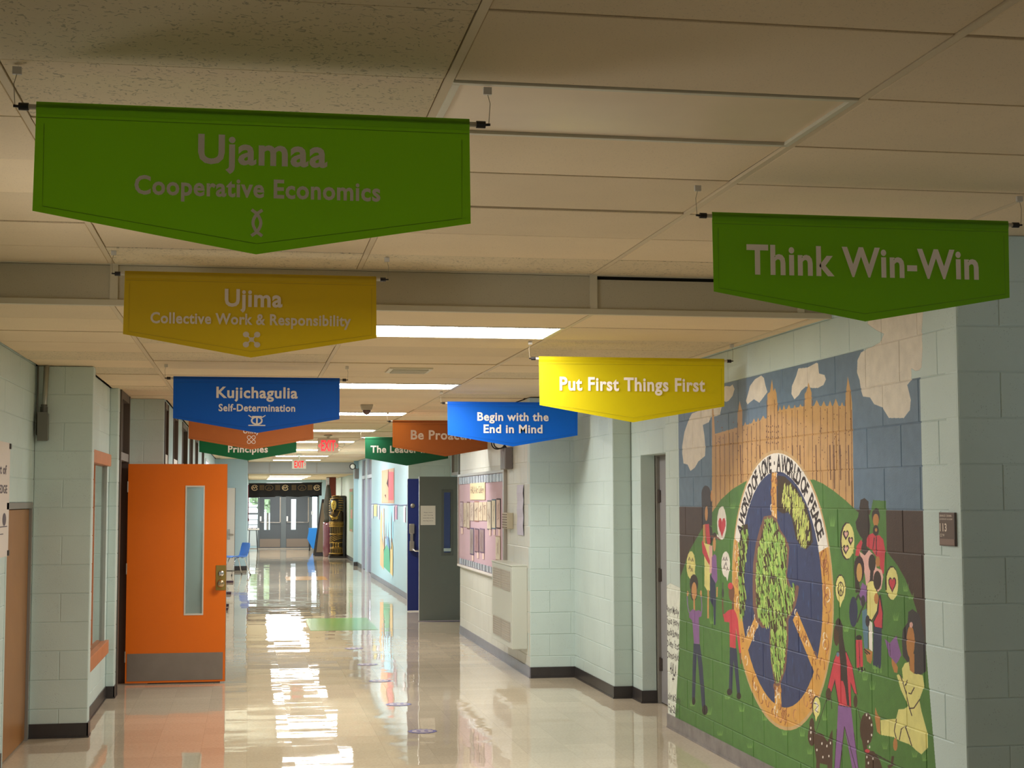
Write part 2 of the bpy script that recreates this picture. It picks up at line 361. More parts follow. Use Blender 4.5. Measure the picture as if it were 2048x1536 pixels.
# painted shapes of the mural: colour letter + wall points (y z, mm)
MA="a6600 1620,10640 1620,10640 2240,6600 2240;a7250 2200,10640 2200,10640 2434,7250 2434;b6600 60,10640 60,10640 1622,6600 1622;g10294 2277,9823 2301,9581 2306,9620 2272,9653 2234,9737 2226,9849 2228,9895 2195,10034 2183,10002 2113,9982 2034,9996 1970,10155 1936,10236 1896,10347 1874,10419 1921,10520 1931,10550 2007,10549 2053,10486 2155,10382 2233;g9642 2396,9524 2414,9429 2404,9377 2413,9337 2381,9380 2339,9464 2313,9517 2309,9624 2329;g8816 2426,8768 2407,8743 2362,8709 2318,8777 2292,8859 2263,8958 2290,9016 2280,9084 2266,9112 2291,9071 2331,9030 2378,8934 2412;g8180 2415,8039 2408,7901 2423,7879 2417,7867 2361,7787 2346,7766 2321,7804 2293,7886 2283,7968 2288,8067 2304,8146 2284,8179 2264,8252 2244,8299 2278,8289 2323,8222 2372;g7213 2431,7046 2447,6996 2484,7091 2514,7195 2556,7173 2619,6541 2588,6569 2457,6568 2364,6583 2284,6610 2272,6648 2273,6691 2288,6694 2234,6739 2214,6704 2141,6717 2094,6786 2060,6957 2069,7032 2125,7134 2148,7182 2184,7270 2195,7294 2230,7310 2282,7341 2323,7331 2386,7284 2420;c9842 1570,9775 2110,9177 2136,8761 2158,8495 2197,8088 2196,7441 2157,7429 1595;c9775 1571,9754 2083,9703 2114,9656 2079,9677 1572;c9677 1572,9655 2092,9605 2123,9558 2088,9580 1573;c9580 1573,9558 2098,9504 2128,9453 2094,9475 1574;c9475 1574,9453 2100,9415 2131,9380 2097,9403 1575;c9403 1575,9380 2107,9333 2137,9288 2103,9311 1576;c9201 1577,9178 2126,9132 2159,9090 2122,9114 1578;c9114 1578,9090 2119,9050 2151,9013 2116,9037 1578;c9037 1578,9012 2140,8963 2172,8918 2136,8943 1579;c8943 1579,8918 2142,8884 2174,8853 2139,8878 1580;c8878 1580,8852 2151,8791 2181,8734 2145,8760 1581;c8558 1583,8530 2182,8494 2221,8462 2178,8489 1584;c8489 1584,8462 2186,8426 2225,8395 2183,8422 1585;c8422 1585,8395 2183,8343 2220,8296 2177,8323 1586;c8323 1586,8296 2177,8249 2214,8207 2172,8234 1587;c8234 1587,8207 2176,8157 2213,8112 2171,8140 1588;c7994 1589,7966 2178,7907 2219,7854 2172,7882 1590;c7882 1590,7854 2166,7801 2206,7753 2160,7780 1591;c7780 1591,7752 2162,7711 2203,7674 2158,7702 1592;c7702 1592,7674 2168,7630 2208,7590 2163,7618 1593;c7618 1593,7591 2143,7545 2183,7502 2138,7529 1594;c9824 2281,9790 2279,9764 2103,9775 1571,9853 1570;c9321 1576,9283 2227,9234 2298,9188 2228,9206 1577;c8751 1581,8709 2306,8664 2315,8625 2388,8602 2316,8575 2332,8551 2301,8536 2238,8558 1583;c8132 1588,8088 2263,8060 2278,8027 2325,7999 2285,7984 2265,8001 1589;c7536 1594,7493 2228,7462 2312,7427 2229,7411 2167,7416 1595;d9759 2103,9762 1903,9770 1588,9757 1588,9750 1903,9747 2103;d9661 2092,9664 1901,9671 1588,9659 1589,9652 1901,9649 2092;d9564 2102,9567 1899,9575 1589,9563 1589,9555 1899,9552 2101;d9458 2104,9462 1897,9470 1590,9458 1590,9450 1896,9447 2103;d9386 2107,9389 1895,9397 1591,9386 1591,9378 1895,9374 2106;d9291 2163,9298 1893,9306 1592,9295 1592,9287 1893,9280 2163;d9192 2143,9198 1891,9206 1592,9195 1593,9187 1891,9181 2142;d9095 2129,9101 1889,9109 1593,9098 1593,9090 1888,9084 2128;d9018 2128,9024 1887,9032 1594,9021 1594,9013 1887,9007 2128;d8923 2142,8930 1885,8938 1595,8927 1595,8919 1885,8913 2142;d8858 2148,8865 1883,8873 1595,8863 1595,8855 1883,8847 2147;d8725 2271,8738 1881,8746 1596,8736 1596,8728 1880,8715 2270;d8666 2177,8675 1879,8684 1597,8674 1597,8666 1879,8657 2177;d8592 2262,8605 1878,8613 1597,8604 1598,8596 1877,8583 2262;d8541 2229,8553 1876,8562 1598,8552 1598,8544 1876,8532 2229;d8467 2184,8476 1875,8485 1599,8476 1599,8467 1875,8457 2183;d8399 2186,8409 1873,8418 1599,8409 1599,8400 1873,8390 2185;d8300 2186,8310 1871,8319 1600,8310 1600,8301 1871,8291 2185;d8211 2181,8222 1869,8230 1601,8221 1601,8213 1869,8202 2180;d8106 2231,8119 1867,8128 1602,8119 1602,8111 1867,8097 2230;d7975 2222,7988 1864,7997 1603,7989 1603,7980 1864,7967 2222;d7858 2174,7869 1861,7878 1604,7870 1604,7861 1861,7850 2174;d7756 2165,7767 1859,7776 1605,7768 1605,7760 1859,7748 2165;d7677 2171,7689 1857,7698 1605,7690 1605,7681 1857,7670 2171;d7594 2166,7606 1855,7614 1606,7607 1606,7598 1855,7586 2166;d7504 2192,7517 1854,7526 1607,7518 1607,7509 1853,7496 2192;d7426 2135,7437 1852,7445 1607,7438 1608,7429 1852,7419 2135;d9106 2078,9110 2074,9119 2075,9123 2079,9118 2083,9110 2082;d8694 2170,8698 2167,8706 2167,8710 2171,8705 2175,8697 2174;d9579 2076,9584 2071,9594 2072,9598 2076,9593 2080,9584 2080;d7586 1915,7589 1912,7595 1912,7598 1916,7595 1919,7588 1919;d7880 1998,7884 1994,7890 1995,7894 1998,7890 2002,7883 2002;d8365 2112,8369 2109,8376 2109,8380 2113,8376 2116,8369 2116;d9274 2148,9279 2144,9288 2145,9292 2149,9288 2153,9279 2152;d9171 1911,9175 1907,9184 1907,9188 1911,9184 1915,9175 1915;d7760 1852,7763 1849,7770 1849,7773 1852,7770 1856,7763 1855;d7804 2111,7807 2107,7814 2108,7817 2111,7814 2115,7807 2114;d8917 1987,8921 1983,8930 1984,8934 1988,8929 1992,8921 1991;d7952 1909,7956 1906,7963 1906,7966 1909,7962 1913,7956 1913;d7653 2021,7656 2018,7662 2018,7665 2022,7662 2025,7655 2025;d8217 1976,8221 1972,8228 1973,8231 1976,8228 1980,8220 1980;d8434 2149,8438 2145,8445 2145,8449 2149,8445 2153,8437 2153;d8507 2182,8511 2179,8519 2179,8523 2183,8519 2187,8511 2186;d7558 1834,7562 1830,7568 1831,7571 1834,7567 1837,7561 1837;d8341 2103,8345 2100,8352 2100,8355 2104,8352 2107,8344 2107;d7599 1985,7603 1982,7609 1982,7612 1985,7609 1989,7602 1988;d7654 1903,7657 1899,7664 1900,7667 1903,7663 1907,7657 1906;d8436 1969,8440 1965,8448 1966,8451 1969,8448 1973,8440 1973;d8229 2055,8232 2051,8240 2052,8243 2056,8239 2059,8232 2059;d9308 2093,9313 2089,9322 2089,9326 2093,9322 2097,9312 2097;d7778 2156,7781 2152,7788 2153,7791 2157,7787 2160,7781 2159;d9644 1945,9649 1941,9659 1942,9663 1946,9658 1950,9649 1950;d8992 2015,8996 2011,9005 2012,9009 2016,9004 2020,8996 2019;d8517 2097,8521 2094,8529 2094,8532 2098,8528 2102,8520 2101;d7430 2090,7433 2087,7439 2087,7442 2091,7439 2094,7433 2094;d8659 2033,8663 2029,8671 2029,8675 2033,8671 2037,8663 2037;d8153 2102,8157 2098,8164 2099,8167 2103,8163 2106,8156 2106;d8803 1951,8807 1947,8815 1947,8819 1951,8815 1955,8807 1955;d8889 2005,8893 2001,8901 2002,8905 2006,8901 2009,8893 2009;d7606 2016,7610 2013,7616 2013,7619 2017,7616 2020,7609 2020;d9591 2127,9596 2123,9606 2123,9611 2128,9606 2132,9596 2132;d7881 1982,7885 1979,7891 1979,7894 1983,7891 1986,7884 1986;d9102 2076,9107 2073,9115 2073,9119 2077,9115 2081,9106 2081;d9268 1983,9273 1979,9282 1980,9286 1984,9281 1988,9272 1988;d9652 1991,9657 1986,9667 1987,9672 1991,9667 1995,9657 1995;d7630 1870,7633 1866,7639 1867,7642 1870,7639 1873,7632 1873;d7948 1876,7951 1872,7958 1872,7961 1876,7958 1880,7951 1879;d9724 2048,9729 2044,9739 2045,9743 2049,9738 2053,9728 2053;d7496 1920,7499 1917,7505 1917,7508 1921,7505 1924,7499 1924;d8671 1898,8675 1895,8683 1895,8687 1899,8683 1903,8675 1902;d8187 1927,8191 1924,8198 1924,8202 1928,8198 1931,8191 1931;d8957 2048,8961 2044,8970 2044,8974 2048,8969 2052,8961 2052;d8578 2170,8582 2167,8589 2167,8593 2171,8589 2175,8581 2174;d8741 1894,8746 1890,8754 1890,8757 1894,8753 1898,8745 1898;d8855 2154,8859 2151,8868 2151,8872 2155,8867 2159,8859 2159;d9643 2081,9648 2077,9658 2077,9662 2082,9657 2086,9647 2085;d7840 2059,7843 2056,7850 2056,7853 2060,7850 2063,7843 2063;d8961 2135,8965 2132,8974 2132,8978 2136,8973 2140,8965 2140;d7462 2024,7465 2021,7471 2021,7474 2024,7471 2028,7465 2027;d9180 2094,9185 2090,9194 2090,9198 2095,9193 2098,9185 2098;d9609 2146,9614 2142,9624 2142,9628 2147,9623 2151,9614 2150;d8057 2138,8060 2134,8067 2135,8071 2139,8067 2142,8060 2142;d9656 2052,9661 2048,9670 2048,9675 2053,9670 2057,9660 2057;d9082 1827,9087 1823,9095 1823,9099 1827,9095 1831,9086 1831;d9420 2032,9425 2028,9434 2028,9439 2033,9434 2037,9425 2037;d7861 2046,7864 2042,7871 2043,7874 2046,7870 2050,7864 2049;d7452 2007,7455 2004,7461 2004,7464 2008,7461 2011,7455 2011;d9094 1991,9098 1987,9107 1988,9111 1992,9107 1996,9098 1996;d9667 2073,9672 2069,9682 2069,9686 2074,9681 2078,9671 2078;d9079 1919,9084 1915,9092 1915,9097 1920,9092 1923,9083 1923;d7748 2013,7751 2010,7758 2010,7761 2014,7758 2017,7751 2017;d9683 2057,9688 2053,9698 2054,9703 2058,9697 2062,9688 2062;d9087 2110,9092 2107,9101 2107,9105 2111,9100 2115,9091 2115;d9124 1926,9129 1922,9138 1922,9142 1926,9137 1930,9129 1930;d9360 2168,9364 2164,9374 2165,9378 2169,9373 2173,9364 2172;d7567 1905,7570 1901,7577 1902,7579 1905,7576 1908,7570 1908;d7445 2029,7448 2026,7454 2026,7457 2030,7454 2033,7448 2033;d7616 1961,7619 1957,7625 1958,7628 1961,7625 1964,7618 1964;d7831 1940,7835 1937,7841 1937,7844 1940,7841 1944,7834 1944;d8465 2054,8469 2051,8477 2051,8480 2055,8476 2058,8469 2058;d9180 1926,9184 1922,9193 1922,9197 1926,9193 1930,9184 1930;d7622 1879,7625 1875,7631 1876,7634 1879,7631 1882,7625 1882;d8850 1977,8854 1973,8862 1973,8866 1977,8862 1981,8854 1981;d7816 1893,7820 1890,7826 1890,7829 1893,7826 1897,7819 1897;d7780 2005,7784 2002,7790 2002,7793 2006,7790 2009,7784 2009;d8112 1968,8115 1964,8122 1964,8126 1968,8122 1972,8115 1971;d9028 1908,9032 1905,9041 1905,9045 1909,9041 1913,9032 1913;d7509 2018,7512 2015,7518 2015,7521 2019,7518 2022,7512 2022;d7489 1864,7492 1861,7498 1861,7501 1865,7498 1868,7492 1868;d8073 2172,8077 2169,8084 2169,8087 2173,8083 2177,8076 2176;d7612 2120,7615 2117,7621 2118,7624 2121,7621 2124,7614 2124;d7493 1879,7496 1876,7502 1876,7505 1879,7502 1882,7496 1882;d9594 2145,9599 2141,9608 2142,9613 2146,9608 2150,9598 2150;d8152 2007,8156 2003,8163 2004,8166 2007,8162 2011,8155 2011;d7924 1885,7927 1882,7934 1882,7937 1886,7934 1889,7927 1889;d9151 2108,9156 2104,9164 2105,9169 2109,9164 2113,9155 2113;d7566 2153,7569 2149,7575 2150,7578 2153,7575 2157,7569 2156;d7654 2126,7658 2123,7664 2124,7667 2127,7664 2130,7657 2130;d7794 1927,7797 1924,7804 1924,7807 1927,7804 1931,7797 1931;d7662 1911,7665 1908,7672 1908,7675 1911,7671 1915,7665 1914;d7651 2100,7655 2097,7661 2097,7664 2101,7661 2104,7654 2104;d8071 2080,8074 2077,8081 2077,8085 2081,8081 2084,8074 2084;d7635 1925,7638 1922,7644 1922,7647 1925,7644 1929,7638 1928;d8523 1942,8527 1938,8535 1939,8539 1943,8535 1946,8527 1946;d9693 2190,9698 2186,9708 2186,9713 2191,9708 2195,9698 2194;d8239 2037,8243 2033,8250 2033,8254 2037,8250 2041,8243 2040;d7684 1977,7688 1974,7694 1974,7697 1978,7694 1981,7687 1981;d9374 2014,9379 2010,9388 2011,9393 2015,9388 2019,9379 2019;d7875 2011,7878 2007,7885 2008,7888 2011,7885 2015,7878 2014;d9751 1952,9756 1947,9766 1948,9771 1952,9765 1956,9755 1956;d7749 2141,7752 2138,7759 2138,7762 2142,7758 2145,7752 2145;d8356 1975,8360 1971,8368 1971,8371 1975,8367 1979,8360 1979;d7832 2075,7835 2072,7842 2072,7845 2076,7841 2079,7835 2079;d9114 2033,9118 2029,9127 2030,9131 2034,9127 2038,9118 2037;d7485 2123,7488 2120,7494 2120,7497 2124,7494 2127,7488 2127;d9446 1942,9451 1938,9460 1938,9465 1942,9460 1946,9451 1946;d7643 2005,7646 2001,7653 2002,7656 2005,7652 2009,7646 2008;d8613 1926,8617 1922,8625 1923,8629 1927,8625 1930,8617 1930;d7850 2153,7853 2149,7860 2150,7863 2153,7860 2157,7853 2156;d7651 1995,7655 1992,7661 1992,7664 1996,7661 1999,7654 1999;d8939 1930,8943 1926,8952 1926,8956 1931,8951 1934,8943 1934;d8640 1947,8644 1943,8652 1944,8655 1948,8651 1951,8643 1951;d9298 1929,9303 1925,9312 1925,9316 1929,9312 1933,9303 1933;d9267 2072,9272 2068,9281 2068,9285 2073,9281 2076,9272 2076;d8463 2096,8467 2093,8475 2093,8478 2097,8474 2100,8467 2100;d8363 1904,8367 1900,8374 1901,8378 1904,8374 1908,8366 1908;d7984 2180,7987 2176,7994 2177,7998 2181,7994 2184,7987 2184;d8726 2114,8731 2109,8741 2110,8745 2115,8740 2120,8730 2120;d8690 2110,8695 2105,8705 2105,8710 2111,8705 2115,8695 2115;d8655 2105,8660 2100,8670 2100,8674 2106,8669 2111,8660 2110;d8620 2109,8625 2104,8634 2105,8639 2110,8634 2115,8624 2115;d8585 2105,8590 2100,8599 2100,8604 2106,8599 2110,8589 2110;d8550 2100,8555 2095,8565 2096,8569 2101,8564 2106,8555 2105;d8516 2104,8521 2099,8530 2100,8535 2105,8530 2110,8520 2110;d8727 2081,8732 2076,8742 2077,8747 2082,8742 2087,8732 2087;d8692 2077,8697 2072,8707 2072,8711 2078,8706 2083,8696 2082;d8656 2072,8662 2067,8671 2068,8676 2073,8671 2078,8661 2078;d8621 2077,8626 2072,8636 2072,8640 2077,8635 2082,8626 2082;d8586 2072,8591 2067,8601 2068,8605 2073,8600 2078,8591 2077;d8552 2068,8557 2063,8566 2063,8571 2069,8566 2073,8556 2073;d8517 2072,8522 2067,8532 2068,8536 2073,8531 2078,8522 2077;d8729 2048,8734 2043,8744 2044,8748 2049,8743 2054,8733 2054;d8693 2044,8698 2039,8708 2039,8713 2045,8708 2050,8698 2049;d8658 2039,8663 2035,8673 2035,8677 2040,8672 2045,8663 2045;d8623 2044,8628 2039,8637 2039,8642 2045,8637 2050,8627 2049;d8588 2040,8593 2035,8602 2035,8607 2040,8602 2045,8592 2045;d8553 2035,8558 2030,8568 2031,8572 2036,8567 2041,8558 2041;d8519 2040,8524 2035,8533 2035,8538 2041,8533 2045,8523 2045;d8730 2015,8735 2010,8745 2011,8750 2016,8745 2021,8735 2021;d8695 2011,8700 2006,8710 2006,8714 2012,8709 2017,8699 2016;d8659 2007,8664 2002,8674 2002,8679 2007,8674 2012,8664 2012;d8624 2011,8629 2006,8639 2007,8643 2012,8638 2017,8629 2017;d8589 2007,8594 2002,8604 2003,8608 2008,8603 2013,8594 2012;d8555 2003,8560 1998,8569 1998,8574 2004,8569 2009,8559 2008;d8520 2008,8525 2003,8535 2003,8539 2008,8534 2013,8525 2013;d9243 2018,9238 1778,9216 1778,9221 2018;d8869 2005,8865 1792,8844 1792,8849 2005;d8306 1985,8303 1785,8285 1785,8288 1985;d8185 1981,8182 1784,8165 1784,8168 1981;d7938 1972,7938 1748,7922 1748,7922 1972;d7734 1965,7732 1778,7717 1778,7718 1965;d7677 1963,7678 1730,7663 1730,7662 1963;d7594 1960,7592 1776,7577 1776,7579 1960;d7478 1956,7479 1744,7464 1744,7464 1956;e10630 1079,10622 1126,10393 1315,10104 1465,9852 1587,9656 1672,9406 1741,9153 1785,8775 1833,8345 1826,8064 1786,7962 1782,7830 1758,7681 1719,7519 1668,7357 1608,7211 1597,7170 1672,7013 1667,7014 1422,6895 1362,6808 1300,6737 1222,6670 1130,6606 1028,6499 245,10973 -666,10687 593;f7741 1530,7754 1594,7726 1530;f7727 1530,7726 1594,7712 1530;f7712 1530,7695 1595,7696 1531;f7698 1531,7666 1595,7682 1531;f6950 1093,6961 1134,6938 1094;f6939 1094,6938 1136,6926 1095;f6926 1095,6912 1138,6913 1096;f6915 1096,6890 1139,6902 1097;f7250 729,7261 771,7236 730;f7237 730,7236 774,7224 732;f7224 732,7209 777,7210 733;f7211 733,7184 780,7198 735;f7342 764,7354 812,7328 766;f7329 766,7328 815,7315 767;f7315 767,7300 818,7301 769;f7303 769,7275 821,7289 770;f7899 487,7913 537,7883 489;f7885 489,7884 541,7869 491;f7869 491,7852 546,7853 493;f7854 493,7823 550,7838 495;f9919 841,9941 898,9894 843;f9896 843,9896 902,9872 845;f9872 845,9847 905,9847 847;f9849 847,9803 909,9825 849;f9611 381,9632 428,9588 384;f9590 384,9590 433,9567 386;f9567 386,9544 438,9544 389;f9546 389,9502 444,9523 392;f10414 230,10439 280,10387 233;f10389 233,10390 286,10362 237;f10362 237,10336 293,10335 240;f10338 240,10287 299,10311 243;f10023 224,10046 280,9998 228;f10001 227,10000 286,9976 231;f9976 231,9950 292,9951 234;f9953 234,9905 298,9928 237;f9783 123,9805 155,9759 126;f9761 126,9761 162,9737 130;f9737 130,9714 169,9713 133;f9715 133,9671 175,9692 136;f8532 313,8549 354,8514 315;f8516 315,8515 359,8497 318;f8497 318,8478 365,8479 321;f8480 321,8445 369,8462 323;f8246 349,8261 402,8229 352;f8230 351,8229 406,8213 354;f8213 354,8195 411,8196 357;f8197 356,8164 416,8180 359;f6829 1240,6839 1286,6817 1241;f6818 1241,6817 1288,6806 1242;f6806 1242,6792 1289,6793 1242;f6794 1242,6770 1290,6782 1243;f6775 1207,6786 1242,6763 1208;f6764 1208,6764 1244,6752 1209;f6752 1209,6739 1245,6740 1209;f6741 1209,6718 1246,6729 1210;f6662 477,6671 526,6651 479;f6652 479,6650 529,6640 481;f6640 481,6627 533,6629 483;f6630 483,6606 536,6618 485;f7581 987,7594 1026,7566 989;f7567 989,7566 1028,7552 990;f7552 990,7537 1031,7537 991;f7539 991,7510 1033,7524 992;f8880 348,8897 405,8860 351;f8861 351,8861 410,8841 354;f8841 354,8821 415,8822 356;f8823 356,8785 420,8804 359;f8188 1598,8204 1629,8170 1598;f8172 1598,8172 1629,8155 1599;f8155 1599,8138 1629,8138 1599;f8139 1599,8106 1630,8122 1599;f9454 1615,9476 1658,9432 1615;f9434 1615,9434 1658,9411 1616;f9411 1616,9389 1658,9388 1616;f9391 1616,9348 1658,9368 1616;f9316 341,9336 386,9294 344;f9296 343,9296 391,9274 346;f9274 346,9253 397,9253 349;f9255 349,9213 402,9233 352;f7214 834,7225 871,7200 836;f7201 835,7201 873,7188 837;f7188 837,7174 876,7174 838;f7175 838,7149 879,7162 840;f8134 269,8149 309,8117 272;f8118 272,8118 314,8101 274;f8101 274,8084 319,8085 277;f8086 277,8054 324,8069 280;f7111 459,7123 494,7098 461;f7099 461,7099 498,7086 463;f7086 463,7072 502,7073 465;f7074 465,7049 506,7061 467;f9169 139,9189 169,9147 142;f9149 142,9150 175,9128 145;f9128 145,9108 182,9107 149;f9109 148,9070 188,9088 152;f6769 476,6779 515,6757 478;f6758 478,6757 519,6746 480;f6746 480,6733 522,6735 482;f6736 482,6712 526,6724 484"
